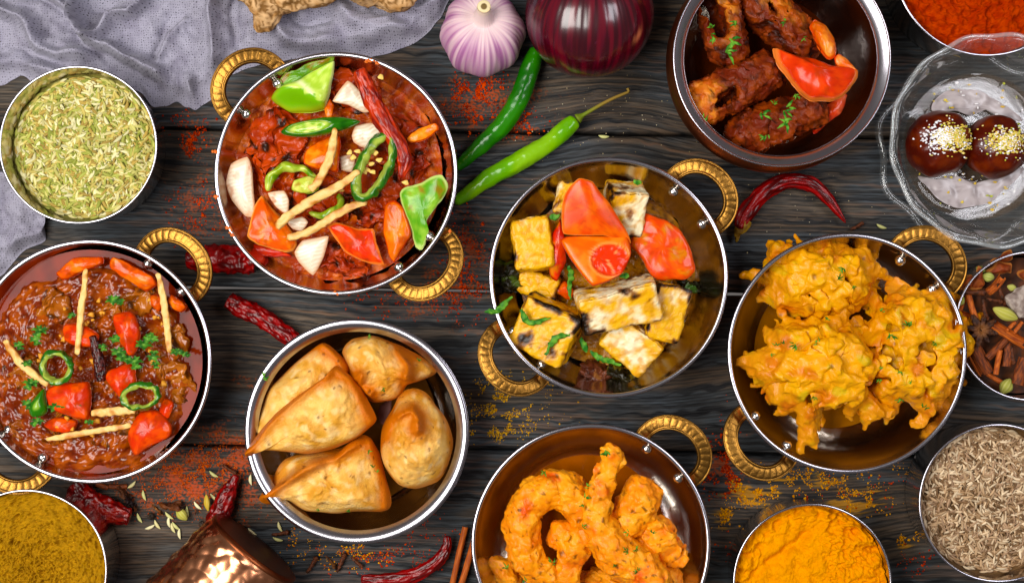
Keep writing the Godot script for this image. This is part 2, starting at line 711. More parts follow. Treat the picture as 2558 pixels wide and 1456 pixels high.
# ---------------------------------------------------------------- the napkin
func cloth() -> void:
	zoom(0, 0, 1)
	var low := PackedFloat32Array()
	var edge := pts3("-120 215 0 213 60 190 130 260 240 230 335 226 388 268 440 257 485 273 530 247 560 200 622 172 700 152 800 152 935 142 1045 100 1092 55 1130 -15 1165 -80", 0.0)
	var folds := [["110 -20 170 28 215 62 236 92 272 108 310 152 380 192 430 208", 15.0, 0.013], ["85 -10 150 36 200 74 212 100 248 122 284 168 352 212 402 230", 12.0, -0.006], ["205 -30 208 30 220 84 224 93 259 66 296 44 340 36 352 10 356 -40", 9.0, 0.012], ["250 -20 262 20 290 15", 20.0, -0.007], ["-40 12 7 32 44 67 99 97 123 116 173 130 214 126", 17.0, 0.011], ["-40 60 20 76 60 100 110 128 170 152", 18.0, -0.006], ["455 60 425 125 395 150", 14.0, -0.005], ["480 70 445 130 420 160", 12.0, 0.005], ["535 -40 545 30 552 90 560 160", 18.0, 0.010], ["590 -40 598 30 612 100", 9.0, -0.008], ["470 215 450 240 430 262", 10.0, 0.007], ["500 205 505 240 515 268", 12.0, 0.007], ["640 -40 660 60 720 110 860 130", 26.0, 0.010], ["-60 150 60 150 170 195", 26.0, 0.007], ["820 -40 900 60 1010 90", 30.0, 0.008], ["930 -60 1010 20 1090 20", 22.0, 0.006], ["690 -40 740 40 830 60", 14.0, -0.005]]
	var lines := []
	for f in folds:
		lines.append(pts3(f[0], 0.0))
	var n := edge.size() - 1
	var g := Geo.new()
	var lift := func(p: Vector3, b: float) -> float:
		var q := Vector2(p.x, p.z)
		var bend := Vector2(ns(p, 22.0), ns(p + Vector3(3, 0, 0), 22.0)) * 0.008
		var y := 0.004
		for k in lines.size():
			var d := near_line(q + bend, lines[k])
			var wide: float = folds[k][1] * PX
			y += 1.55 * folds[k][2] * exp(-pow(d / wide, 1.5))
		y += 0.0048 * nr.get_noise_3dv(p * Vector3(24, 0, 31)) + 0.003 * fb(p, 28.0) + 0.0009 * nr.get_noise_3dv(p * Vector3(70, 0, 55))
		return maxf(y, 0.001) * smoothstep(0.0, 0.22, b) + 0.0012
	g.grid(330, 110, func(u, w):
		var e := Geo.spline(edge, u)
		var top := at(lerpf(-130, 1170, u), -110)
		var wob := n1.get_noise_1d(u * 26.0) * 0.0012
		var p := top.lerp(e + Vector3(0, 0, wob), w)
		p.y = lift.call(p, 1.0 - w)
		return p)
	var edge2 := pts3("-120 700 -60 712 0 690 22 668 60 626 106 606 113 588 96 552 60 530 40 500", 0.0)
	var edge3 := pts3("-120 430 -80 430 -40 430 0 430 40 430 90 430 140 430 180 430 190 440 200 450", 0.0)
	g.grid(90, 60, func(u, w):
		var p := Geo.spline(edge3, u).lerp(Geo.spline(edge2, u), w)
		p.y = 0.001 + (0.008 + 0.006 * ns(p, 45.0) + 0.004 * nr.get_noise_3dv(p * 40.0)) * smoothstep(0.0, 0.15, 1.0 - w) * smoothstep(0.0, 0.3, w)
		return p)
	for k in g.t.size():
		g.t[k] = Vector2(g.v[k].x, g.v[k].z) * 16.0
	g.paint(func(p, _uv): return C("a19eac").lerp(C("8d8998"), sm(-0.3, 0.6, fb(p, 60.0))))
	var im := Image.create(256, 256, false, Image.FORMAT_RGBA8)
	for y in 256:
		for x in 256:
			var wx := x + 2.2 * n1.get_noise_2d(x * 0.05, y * 0.12)
			var wy := y + 2.2 * n1.get_noise_2d(x * 0.12 + 50.0, y * 0.05)
			var a := absf(sin(wx * PI / 256.0 * 40.0))
			var b := absf(sin(wy * PI / 256.0 * 40.0))
			var gap := a < 0.5 and b < 0.5 and n1.get_noise_2d(x * 0.13, y * 0.13 + 90.0) > 0.05
			var v := 0.84 + 0.16 * maxf(a, b)
			im.set_pixel(x, y, Color(v, v, v, 0.0 if gap else 1.0))
	var m := skin("gauze", 0.9, 0.2)
	m.albedo_texture = ImageTexture.create_from_image(im)
	m.transparency = BaseMaterial3D.TRANSPARENCY_ALPHA_SCISSOR
	m.alpha_scissor_threshold = 0.5
	m.cull_mode = BaseMaterial3D.CULL_DISABLED
	m.rim_enabled = true
	m.rim = 0.25
	m.backlight_enabled = true
	m.backlight = Color(0.25, 0.25, 0.28)
	solo(g, "napkin", m, "crumpled lavender grey gauze napkin lying under the bowl of fennel seeds", "napkin")


# ---------------------------------------------------------------- bowls
func handle_shape() -> Geo:
	var path := []
	for k in 25:
		var a := PI * (k / 24.0) * 1.16 - 0.08 * PI
		path.append(Vector3(-cos(a) * 0.0215 * (1.0 + 0.10 * sin(a)), 0.0385 + 0.007 * sin(clampf(a, 0, PI)), 0.0742 + sin(a) * 0.0215))
	var g := Geo.new()
	g.sweep(path, 44, 200, func(u, w):
		var a: float = u * TAU
		var s: float = signf(cos(a)) * pow(absf(cos(a)), 0.55)
		var e := round_end(w, 0.03)
		var up: float = signf(sin(a)) * pow(absf(sin(a)), 0.6) * 0.0018
		if sin(a) > 0.05:
			up += 0.0009 * sm(0.62, 0.78, -s) + 0.0006 * sm(0.80, 0.9, s)
			if s > -0.62 and s < 0.8:
				var ph := fposmod(w * 19.0 + s * 0.45 * absf(s), 1.0)
				up += 0.0004 * sqrt(maxf(0.0, 1.0 - pow(ph * 2.0 - 1.0, 2.0))) * sm(-0.62, -0.4, s) * sm(0.8, 0.55, s) - 0.0003
		return Vector2(s * 0.0049, up) * e)
	return g


func kadai_shape(fat: float) -> Dictionary:
	var outer := []
	var inner := []
	for k in 33:
		var a := k / 32.0
		outer.append(Vector2(0.0492 + 0.0255 * (1.0 - pow(1.0 - a, 2.0)), 0.0015 + 0.0483 * pow(a, 1.15)))
	outer.push_front(Vector2(0.0001, 0.001))
	for k in 33:
		var a := 1.0 - k / 32.0
		inner.append(Vector2(0.0478 + 0.0255 * (1.0 - pow(1.0 - a, 2.0)), 0.004 + 0.0456 * pow(a, 1.15)))
	inner.append(Vector2(0.030, 0.0033))
	inner.append(Vector2(0.0001, 0.0030))
	return {"outer": Geo.new().lathe(outer, 128), "inner": Geo.new().lathe(inner, 128)}


func ring(r: float, y: float, a: float, b: float, segs := 160) -> Geo:
	return Geo.new().grid(segs, 16, func(u, w):
		var q: float = (w if w < 1.0 else 0.0) * TAU
		var o := r * (1.0 + 0.0022 * sin(u * TAU * 2.0 + 0.7) + 0.0012 * sin(u * TAU * 7.0))
		return Vector3(cos(u * TAU) * (o + cos(q) * a), y + sin(q) * b + 0.0003 * sin(u * TAU * 3.0), sin(u * TAU) * (o + cos(q) * a)), true)


func steel() -> StandardMaterial3D:
	return metal("polished_steel", "d2cbc4", 0.15, 7.0, 0.12)


func rim_steel() -> StandardMaterial3D:
	return metal("rim_steel", "b4b0b8", 0.22)


func bowls() -> void:
	zoom(0, 0, 1)
	var brass := metal("brass", "93682c", 0.38, 40.0, 0.4)
	var copper := metal("copper", "a8623c", 0.34, 20.0, 0.2)
	var sh := kadai_shape(1.0)
	var base := thing("kadai_bowl", at(838, 434, 0.05) * Vector3(1, 0, 1), "two handled steel and copper bowl holding the red chicken curry with green pepper wedges", "bowl", "two handled serving bowls")
	part(sh.outer, "body", copper, base)
	part(sh.inner, "lining", steel(), base)
	part(ring(0.0745, 0.0498, 0.0015, 0.0012), "rim", rim_steel(), base)
	var hs := handle_shape()
	var ha := part(hs, "handle", brass, base)
	var hb := part(Geo.new().ball(Vector3.ZERO, Vector3.ONE * 0.0034, 14), "rivet", metal("rivet_steel", "e4e2e0", 0.16), base)
	for k in 4:
		var r: MeshInstance3D = hb if k == 0 else hb.duplicate()
		var a := (0.20 if k % 2 == 0 else -0.20) + (PI if k > 1 else 0.0)
		r.position = Vector3(sin(a) * 0.0693, 0.0395, cos(a) * 0.0693)
		if k > 0:
			base.add_child(r, true)
	var h2 := ha.duplicate()
	h2.rotation.y = PI
	base.add_child(h2, true)
	base.rotation.y = deg_to_rad(45.0)
	var others := [
		[224, 903, 140.0, 1.0, "two handled steel bowl filled with brown curry gravy at the left edge"],
		[1520, 693, 131.0, 0.985, "two handled steel bowl of yellow grilled cheese cubes and tomato"],
		[2117, 883, 137.0, 0.985, "two handled steel bowl heaped with yellow vegetable fritters"],
		[1476, 1359, 137.0, 0.985, "two handled steel bowl of battered prawns cut by the bottom edge"]]
	for o in others:
		var b: Node3D = base.duplicate()
		b.name = nm("kadai_bowl")
		b.position = at(o[0], o[1], 0.05) * Vector3(1, 0, 1)
		b.rotation.y = deg_to_rad(o[2])
		b.scale = Vector3(o[3], 1.0, o[3])
		b.set_meta("label", o[4])
		add_child(b, true)
	# the samosa bowl: a wide rolled lip and no handles
	zoom(0, 0, 1)
	var sb := thing("serving_bowl", at(890, 1078, 0.048) * Vector3(1, 0, 1), "round steel bowl with a broad rolled lip holding samosas", "bowl")
	var po := [Vector2(0.0001, 0.001)]
	var pi2 := []
	for k in 25:
		var a := k / 24.0
		po.append(Vector2(0.046 + 0.0185 * pow(a, 0.5), 0.0012 + 0.043 * pow(a, 1.3)))
		pi2.append(Vector2(0.0455 + 0.0182 * pow(1.0 - a, 0.5), 0.003 + 0.0412 * pow(1.0 - a, 1.3)))
	pi2.append(Vector2(0.0001, 0.0026))
	part(Geo.new().lathe(po, 128), "body", copper, sb)
	part(Geo.new().lathe(pi2, 128), "lining", steel(), sb)
	var lip := []
	for k in 13:
		var a := k / 12.0
		lip.append(Vector2(0.0622 + 0.0075 * a, 0.0442 + 0.0038 * sin(a * PI * 0.62)))
	for k in 7:
		var a := k / 6.0 * PI
		lip.append(Vector2(0.0697 + 0.0007 * sin(a), 0.0474 - 0.0009 * (1.0 - cos(a)) * 0.6))
	lip.append(Vector2(0.0645, 0.0440))
	part(Geo.new().lathe(lip, 160), "lip", rim_steel(), sb)
	# the kebab pot: copper belly, narrower neck, flared steel lip
	var kb := thing("handi_pot", at(1954, 144, 0.066) * Vector3(1, 0, 1), "round bellied copper pot with flared steel lip holding the minced meat kebabs", "pot")
	var prof := []
	var lin := []
	for k in 29:
		var a := k / 28.0
		var r := 0.046 + 0.0235 * sin(PI * minf(a * 1.18, 1.0) * 0.5 + 0.0) - 0.009 * sm(0.72, 1.0, a)
		prof.append(Vector2(r, 0.001 + 0.060 * a))
	prof.push_front(Vector2(0.0001, 0.001))
	for k in range(28, -1, -1):
		lin.append(Vector2(prof[k + 1].x - 0.0012, maxf(prof[k + 1].y, 0.003)))
	lin.append(Vector2(0.0001, 0.003))
	part(Geo.new().lathe(prof, 128), "body", copper, kb)
	part(Geo.new().lathe(lin, 128), "lining", steel(), kb)
	var lp := []
	for k in 11:
		var a := k / 10.0
		lp.append(Vector2(0.0592 + 0.0068 * a, 0.0600 + 0.0058 * pow(a, 0.6)))
	for k in 7:
		var a := k / 6.0 * PI
		lp.append(Vector2(0.0660 + 0.0009 * sin(a), 0.0658 + 0.0006 - 0.0012 * (1.0 - cos(a)) * 0.5))
	lp.append(Vector2(0.0605, 0.0598))
	part(Geo.new().lathe(lp, 160), "lip", rim_steel(), kb)
	# plain tins for seeds and powders
	tin(193, 362, 0.0490, 0.050, 0.004, 0.91, "plain steel tin of green fennel seeds standing on the napkin")
	tin(2495, 1257, 0.0492, 0.050, 0.0, 0.93, "plain steel tin of brown cumin seeds near the right edge")
	tin(2030, 1456, 0.0494, 0.046, 0.0, 0.94, "small steel tin of orange turmeric powder at the bottom edge")
	tin(64, 1424, 0.0502, 0.046, 0.0, 0.94, "small steel tin of mustard brown ground coriander in the bottom left corner")
	tin(2466, -92, 0.0580, 0.046, 0.0, 0.94, "small steel tin of red chilli powder in the top right corner")
	tin(2574, 815, 0.0466, 0.046, 0.0, 0.94, "small steel tin of mixed whole spices at the right edge")


func tin(x: float, y: float, r: float, h: float, low: float, taper: float, label: String) -> void:
	zoom(0, 0, 1)
	var b := thing("steel_tin", at(x, y, h) * Vector3(1, 0, 1) + Vector3(0, low, 0), label, "tin", "steel spice tins")
	h -= low
	var o := [Vector2(0.0001, 0.0008), Vector2(r * taper - 0.003, 0.0008), Vector2(r * taper - 0.001, 0.0014), Vector2(r * taper, 0.003)]
	for k in 9:
		o.append(Vector2(lerpf(r * taper, r, (k + 1) / 9.0), lerpf(0.003, h - 0.0006, (k + 1) / 9.0)))
	var q := []
	for k in 10:
		q.append(Vector2(lerpf(r, r * taper, k / 9.0) - 0.0008, lerpf(h - 0.0006, 0.0045, k / 9.0)))
	q.append_array([Vector2(r * taper - 0.003, 0.0022), Vector2(0.0001, 0.002)])
	part(Geo.new().lathe(o, 112), "body", steel(), b)
	part(Geo.new().lathe(q, 112), "lining", steel(), b)
	part(ring(r - 0.0004, h, 0.0008, 0.0007), "rim", rim_steel(), b)


# ---------------------------------------------------------------- food helpers
func sauce(x: float, y: float, r: float, h: float, label: String, called: String, c0: Color, c1: Color, c2: Color, dish: Callable, m: Material) -> void:
	var mid := at(x, y, h)
	var g := Geo.new().grid(240, 120, func(u, w):
		var a: float = u * TAU
		var q: float = r * (1.0 - w)
		var p := mid + Vector3(cos(a) * q, 0, sin(a) * q)
		p.y += dish.call(p, 1.0 - w)
		return p, true)
	g.paint(func(p, _uv):
		var n := fb(p, 95.0)
		var c := c0.lerp(c1, sm(-0.3, 0.35, n))
		return c.lerp(c2, sm(0.25, 0.6, ns(p, 210.0)) * 0.7))
	solo(g, called, m, label, "curry")


func chunk(x: float, y: float, h: float, rx: float, ry: float, rz: float, turn: float, c0: Color, c1: Color, c2: Color, called: String, m: Material, label: String, cat: String, group := "") -> void:
	var k := ms(h)
	var g := Geo.new().ball(Vector3.ZERO, Vector3(rx * k, ry, rz * k), 44)
	g.warp(nf, 38.0, 0.010)
	g.warp(nf, 150.0, 0.0028)
	g.move(Transform3D(Basis(Vector3.UP, -turn), at(x, y, h)))
	g.paint(func(p, _uv):
		var c := c0.lerp(c1, sm(-0.3, 0.4, fb(p, 70.0)))
		return c.lerp(c2, sm(0.3, 0.5, ns(p, 75.0))))
	solo(g, called, m, label, cat, group)


func flecks(called: String, label: String, cat: String, mesh: Mesh, m: Material, where: Array, cols: Array) -> void:
	var r := copies(called, mesh, m, where, cols)
	add_child(r, true)
	tag(r, label, cat, "", "stuff")


func crumb_mesh() -> ArrayMesh:
	var g := Geo.new().ball(Vector3.ZERO, Vector3(0.5, 0.4, 0.5), 4)
	g.warp(n1, 1.3, 0.25)
	return g.mesh()


func pepper(s: String, h: float, thick: float, dome: float, tilt: Vector2, curl: Vector2, top: String, alt: String, edge: String, called: String, label: String, cat: String, group := "", soft := 0.6) -> void:
	var g := piece(s, h, thick, dome, tilt, curl, soft)
	g.warp(n1, 45.0, 0.0016)
	g.warp(nf, 170.0, 0.0005)
	two_tone(g, C(top), C(alt), C(edge), 90.0, 0.9, "c08a10" if zo.x > 1160.0 and zo.x < 1170.0 else "9a3a0c")
	solo(g, called, skin("wet_veg", 0.4, 0.35, 0.10, 34.0, 0.6, 0.08), label, cat, group)


# ---------------------------------------------------------------- garlic, onion, ginger
func left_and_top() -> void:
	zoom(1042.5, 0, 0.3905)
	var k := ms(0.03)
	# garlic
	var prof := func(a: float, th: float) -> Vector2:      # a: 0 foot .. 1 stem
		var r := 0.0
		var y := 0.0
		if a < 0.72:
			var q := a / 0.72
			r = 0.0268 * pow(sin(PI * (0.12 + 0.80 * q)), 0.75)
			y = 0.040 * (0.5 - 0.5 * cos(PI * q))
			r *= 1.0 + 0.035 * cos(th * 8.0 + 0.6) * sin(PI * q) + 0.012 * cos(th * 3.0)
		else:
			var q := (a - 0.72) / 0.28
			r = lerpf(0.0268 * pow(sin(PI * 0.92), 0.75), 0.0042, pow(q, 0.32))
			y = 0.040 + 0.0155 * pow(q, 1.25)
			if q > 0.9:
				r = 0.0042
		return Vector2(r, y)
	var gm := at(420, 250, 0.0) * Vector3(1, 0, 1)
	var lean := Basis(Vector3(1, 0, 0.15).normalized(), -0.30)
	var bulb := Geo.new().grid(160, 120, func(u, w):
		var th: float = u * TAU
		var q: Vector2 = prof.call(w, th)
		q.x += 0.00022 * sin(th * 46.0 + 3.0 * n1.get_noise_2d(th * 3.0, w * 2.0)) * sm(0.05, 0.4, w) * sm(1.0, 0.6, w)
		return Vector3(cos(th) * q.x, q.y - 0.02, sin(th) * q.x), true)
	bulb.paint(func(p, uv):
		var th: float = uv.x * TAU
		var st := n1.get_noise_3d(cos(th) * 7.0, sin(th) * 7.0, uv.y * 1.2)
		var fine := n1.get_noise_3d(cos(th) * 30.0, sin(th) * 30.0, uv.y * 1.5)
		var low := sm(0.80, 0.5, uv.y)
		var c := C("e4ccca").lerp(C("b07aa0"), clampf(low * (0.75 + 0.5 * st) + 0.2 * fine * low, 0, 1))
		c = c.lerp(C("8d5684"), clampf(sm(-0.1, 0.7, 0.7 * st + 0.7 * fine) * low, 0, 1) * 0.6)
		return c.lerp(C("d9c39a"), sm(0.9, 1.0, uv.y) * 0.5))
	var gn := thing("garlic_bulb", gm, "whole garlic bulb with purple streaked white skin beside the red onion", "garlic")
	var gp := bulb.move(Transform3D(lean, Vector3(0, 0.022, 0)))
	part(gp, "skin", skin("garlic_skin", 0.5, 0.4, 0.0, 60.0, 0.15, 0.12), gn)
	var cut := Geo.new().ball(lean * Vector3(0, 0.0354, 0) + Vector3(0, 0.022, 0), Vector3(0.0042, 0.0008, 0.0042), 16)
	cut.paint(func(p, uv): return C("dcc9a0").lerp(C("6f5a35"), sm(0.55, 0.9, ns(p, 420.0)) + (1.0 if uv.y > 0.86 else 0.0)))
	part(cut, "stem_end", skin("garlic_skin", 0.5), gn)
	# red onion
	var om := at(1098, 105, 0.038)
	var og := Geo.new().grid(220, 90, func(u, w):
		var th: float = u * TAU
		var s: float = sin(w * PI) if w > 0.0 and w < 1.0 else 0.0
		var rr := 0.0405 * (1.0 + 0.012 * cos(th * 5.0 + 1.0) + 0.006 * cos(th * 9.0))
		var q := Vector3(cos(th) * s * rr, -cos(w * PI) * 0.038, sin(th) * s * rr)
		return q * (1.0 + 0.0030 * n1.get_noise_2d(th * 14.0, w * 3.0) * s), true)
	og.move(Transform3D(Basis(Vector3(1, 0, 0), -0.95), Vector3.ZERO))
	og.paint(func(p, uv):
		var th: float = uv.x * TAU
		var st := n1.get_noise_3d(cos(th) * 9.0, sin(th) * 9.0, uv.y * 2.5)
		var fine := n1.get_noise_3d(cos(th) * 34.0, sin(th) * 34.0, uv.y * 2.5)
		var c := C("3c0618").lerp(C("5c0c22"), sm(-0.3, 0.5, st + 0.3 * fine))
		return c.lerp(C("2a0618"), 0.6 * sm(0.1, 0.9, -st - fine * 0.5)).lerp(C("8a4a60"), sm(0.6, 0.8, fb(p, 120.0)) * 0.5))
	var on := thing("red_onion", Vector3(om.x, 0, om.z), "whole glossy dark purple red onion at the top edge", "onion")
	part(og.move(Transform3D(Basis(), Vector3(0, om.y, 0))), "skin", skin("onion_skin", 0.27, 0.6, 1.4, 0.0), on)
	# ginger roots behind the napkin
	zoom(0, 0, 1)
	for j in 2:
		var rt := [["560 -60 640 -35 720 -25 810 -30", "648 -10 656 38 662 58"], ["880 -60 930 -40 990 -25", "950 -30 965 2 985 6"]]
		var f := Field.new(at(500 if j == 0 else 830, -130, 0.0), at(860 if j == 0 else 1060, 90, 0.06) , 0.0016)
		var a := pts3(rt[j][0], 0.026)
		var b := pts3(rt[j][1], 0.024, 0.018)
		for q in a.size() - 1:
			f.rod(a[q], a[q + 1], 0.013 - 0.001 * q, 0.012 - 0.001 * q, 0.008)
		for q in b.size() - 1:
			f.rod(b[q], b[q + 1], 0.0095 - 0.003 * q, 0.0085 - 0.004 * q, 0.006)
		var g := Geo.new()
		f.into(g)
		g.warp(n1, 45.0, 0.004)
		g.warp(nr, 130.0, 0.0012)
		g.paint(func(p, _uv): return C("d7b183").lerp(C("a97c4a"), sm(-0.2, 0.6, fb(p, 120.0))).lerp(C("7d5a33"), sm(0.35, 0.6, nr.get_noise_3dv(p * Vector3(260, 60, 60)))))
		solo(g, "ginger_root", skin("root", 0.65, 0.3, 0.0, 40.0, 0.5), ["knobbly tan ginger root on the napkin at the top edge", "small ginger root end showing beside the garlic at the top edge"][j], "ginger")


# ---------------------------------------------------------------- red chicken curry
func chicken_dish() -> void:
	zoom(505.4, 94.8, 0.4773)
	var wet := skin("masala", 0.32, 0.4, 0.25, 34.0, 0.9, 0.1)
	sauce(690, 705, 0.0690, 0.0245, "thick red tomato sauce under the chicken and peppers", "curry_sauce", C("a8400f"), C("c8681c"), C("782808"),
		func(p, r): return 0.006 * (1.0 - r * r) + 0.004 * fb(p, 60.0) + 0.0015 * fb(p, 220.0), wet)
	var ch := [[400, 600, 0.026, 140, 0.013, 210, 0.2, "largest piece of chicken in red sauce under the sliced chilli"], [1060, 620, 0.026, 120, 0.013, 200, -0.1, "chicken piece behind the long dried chilli"], [760, 1170, 0.024, 150, 0.011, 95, 0.1, "charred chicken piece below the red pepper wedge"], [800, 300, 0.026, 160, 0.011, 110, 0.3, "chicken piece between the lime wedge and the dried chilli"], [640, 880, 0.026, 170, 0.009, 150, 0.0, "chicken piece under the ginger sticks"], [900, 850, 0.027, 150, 0.010, 160, 0.4, "dark sauced chicken piece right of the ginger sticks"]]
	for c in ch:
		chunk(c[0], c[1], c[2], c[3], c[4], c[5], c[6], C("b8480f"), C("902e0c"), C("2c150c"), "chicken_piece", wet, c[7], "chicken", "chicken in red sauce")
	# green pepper / lime
	var lime := piece("362 312 395 262 500 222 640 150 695 132 690 200 665 290 642 372 560 390 450 382 385 352", 0.0405, 0.011, 0.003, Vector2(0.05, -0.25), Vector2.ZERO, 0.55)
	lime.warp(n1, 60.0, 0.001)
	var seam := pts3("508 233 545 262 588 306", 0.04)
	var rind := pts3("362 290 402 262 450 262 508 272 570 298 632 332 660 360", 0.04)
	for q in lime.v.size():
		if lime.t[q].y > 0.5:
			lime.v[q].y += 0.0045 * exp(-pow(near_line(Vector2(lime.v[q].x, lime.v[q].z), rind) / 0.007, 2.0)) * (1.0 - pow(lime.t[q].x, 6.0))
	lime.paint(func(p, uv):
		var cut: Vector3 = rind[0]
		for e in rind:
			if absf(e.x - p.x) < absf(cut.x - p.x):
				cut = e
		if p.z > cut.z + 0.0006:
			return C("72a81a").lerp(C("9aa822"), sm(0.7, 1.0, uv.x))
		var c := C("a6c63e").lerp(C("c6dc66"), sm(-0.3, 0.4, fb(p, 160.0)))
		c = c.lerp(C("eaf0b4"), exp(-pow(near_line(Vector2(p.x, p.z), seam) / 0.0016, 2.0)) * 0.9)
		return c.lerp(C("d2dc90"), sm(0.9, 0.98, uv.x) if uv.y > 0.5 else 1.0))
	solo(lime, "lime_wedge", skin("wet_veg", 0.22), "cut lime wedge leaning at the upper left wall of the bowl", "lime")
	pepper("372 260 430 190 520 150 695 112 690 140 560 200 440 250 385 290", 0.040, 0.004, 0.001, Vector2(0.0, -0.6), Vector2.ZERO, "4f7d14", "6c9a24", "8fae3e", "green_pepper_piece", "dark green pepper strip standing behind the lime wedge", "green pepper", "", 0.4)
	pepper("1030 812 1072 774 1160 745 1262 728 1284 780 1240 850 1208 905 1178 960 1192 1012 1140 1100 1104 1090 1078 1000 1058 915", 0.043, 0.004, 0.003, Vector2(0.25, -0.15), Vector2.ZERO, "5c9a22", "8fb83e", "bfd47a", "green_pepper_piece", "bright green pepper piece leaning on the right wall of the bowl", "green pepper")
	# red and orange peppers
	pepper("648 985 692 970 790 998 900 995 925 1080 952 1188 930 1192 860 1180 740 1112", 0.040, 0.005, 0.005, Vector2(0.1, -0.1), Vector2.ZERO, "d8330a", "ee5a16", "f58a3a", "red_pepper_piece", "shiny red pepper wedge near the bottom of the chicken bowl", "red pepper", "", 0.4)
	pepper("962 868 1004 842 1060 900 1080 1030 1045 1110 1006 1172 972 1120 948 1000", 0.039, 0.005, 0.004, Vector2(0.2, 0.0), Vector2.ZERO, "d9660f", "ef8a24", "c43a0c", "red_pepper_piece", "long orange pepper piece beside the bright green one", "red pepper")
	pepper("232 1030 250 930 312 818 362 900 452 985 492 1075 470 1115 430 1132 380 1120 300 1080", 0.036, 0.006, 0.006, Vector2(-0.1, 0.1), Vector2.ZERO, "e0560a", "f08222", "f6a24a", "red_pepper_piece", "large orange pepper piece at the lower left of the chicken bowl", "red pepper", "", 0.5)
	pepper("530 650 545 580 600 530 716 512 722 600 712 702 650 705 595 692", 0.040, 0.008, 0.005, Vector2(0.0, 0.1), Vector2.ZERO, "e86a0c", "f79a2c", "d84a0c", "red_pepper_piece", "squarish orange pepper piece under the leaning ginger stick", "red pepper")
	pepper("1066 520 1120 476 1214 448 1232 480 1160 522 1090 537", 0.042, 0.006, 0.002, Vector2(0.15, 0.0), Vector2.ZERO, "f07c12", "f79a32", "e2560c", "red_pepper_piece", "thin orange pepper strip right of the dried chilli", "red pepper")
	pepper("636 370 655 315 680 345 688 420 660 425", 0.040, 0.005, 0.002, Vector2.ZERO, Vector2.ZERO, "e8701a", "f08a2c", "d8500c", "red_pepper_piece", "smallest orange pepper bit beneath the lime wedge", "red pepper")
	pepper("232 1090 300 1080 440 1130 470 1150 380 1150 300 1130", 0.030, 0.005, 0.002, Vector2.ZERO, Vector2.ZERO, "c82a08", "d8400c", "a81e08", "red_pepper_piece", "dark red pepper strip below the large orange pepper piece", "red pepper")
	# onion petals
	var onion := [["680 330 760 224 830 285 872 332 890 380 842 390 760 350", 0.042, 0.002, "white onion petal between the lime wedge and the dried chilli"], ["780 510 800 460 870 446 932 452 946 502 880 582 830 570 790 545", 0.042, 0.003, "pale onion petal left of the dried chilli middle"], ["120 760 150 660 235 624 260 680 266 800 272 930 218 930 150 850", 0.036, 0.004, "translucent onion slice against the left wall of the bowl"], ["340 812 425 800 452 850 442 925 380 882", 0.041, 0.002, "small white onion piece under the lowest ginger stick"], ["480 1120 522 1060 600 1045 662 1040 632 1150 575 1242 500 1172", 0.038, 0.003, "white onion petal at the bottom beside the red pepper wedge"], ["440 960 520 935 552 965 520 1010 470 1000", 0.038, 0.002, "onion scrap between two ginger sticks"], ["715 625 770 610 800 640 780 700 725 690", 0.036, 0.002, "onion scrap beside the chilli ring"]]
	for o in onion:
		var g := piece(o[0], o[1], 0.002, o[2], Vector2(0.08, -0.12), Vector2(8, 0), 0.5)
		var cl: Array = pts3(o[0], o[1])
		var axis: Vector3 = (cl[1] - cl[cl.size() - 2]).normalized()
		g.paint(func(p, uv):
			var s := sin(p.dot(axis) * 2600.0 + ns(p, 90.0) * 3.0)
			return C("efe3cf").lerp(C("cdb89a"), 0.5 + 0.3 * s).lerp(C("d8925a"), sm(0.7, 1.0, uv.x) * 0.6).lerp(C("c06a20"), sm(0.2, 0.5, fb(p, 90.0)) * 0.55))
		solo(g, "onion_petal", skin("onion_flesh", 0.2, 0.5, 0.4, 0.0, 1.0, 0.2), o[3], "onion piece", "onion pieces in the chicken bowl")
	# dried chilli lying over the dish
	dried_chilli("818 160 850 240 890 330 950 440 1020 550 1055 650 1040 735", 0.052, 0.048, [34, 44, 50, 50, 46, 42, 16], "b8380c", "7a1a08", "long orange red dried chilli laid across the chicken dish", true)
	# slit green chilli, rings
	var sl := piece("408 490 450 455 540 432 640 415 740 415 825 437 770 470 690 495 600 515 500 518 430 508", 0.048, 0.008, 0.006, Vector2(0.02, 0.0), Vector2.ZERO, 0.7)
	var mouth := at(560, 470, 0.048)
	var kk := ms(0.048)
	sl.paint(func(p, uv):
		var e: float = pow((p.x - mouth.x) / (110 * kk), 2.0) + pow((p.z - mouth.z + (p.x - mouth.x) * 0.12) / (30 * kk), 2.0)
		var c := C("2c6b12").lerp(C("144a0a"), sm(-0.2, 0.5, fb(p, 120.0)))
		return c.lerp(C("86ac2e").lerp(C("c2cf6a"), sm(-0.2, 0.4, ns(p, 240.0))), sm(1.25, 0.85, e) if uv.y > 0.5 else 0.0))
	var hollow := sl.v.size()
	for q in hollow:
		var p := sl.v[q]
		var e: float = pow((p.x - mouth.x) / (110 * kk), 2.0) + pow((p.z - mouth.z + (p.x - mouth.x) * 0.12) / (30 * kk), 2.0)
		if sl.t[q].y > 0.5:
			sl.v[q].y -= 0.0035 * sm(1.1, 0.6, e)
	solo(sl, "slit_green_chilli", skin("chilli_skin", 0.22, 0.5, 0.5), "slantwise cut green chilli showing its pale inside, lying below the lime", "chilli slice")
	chilli_ring(900, 672, 0.050, 178, 72, -1.13, 52, "long dark green chilli ring overlapping the dried chilli", "", Vector2(0.0, 0.1))
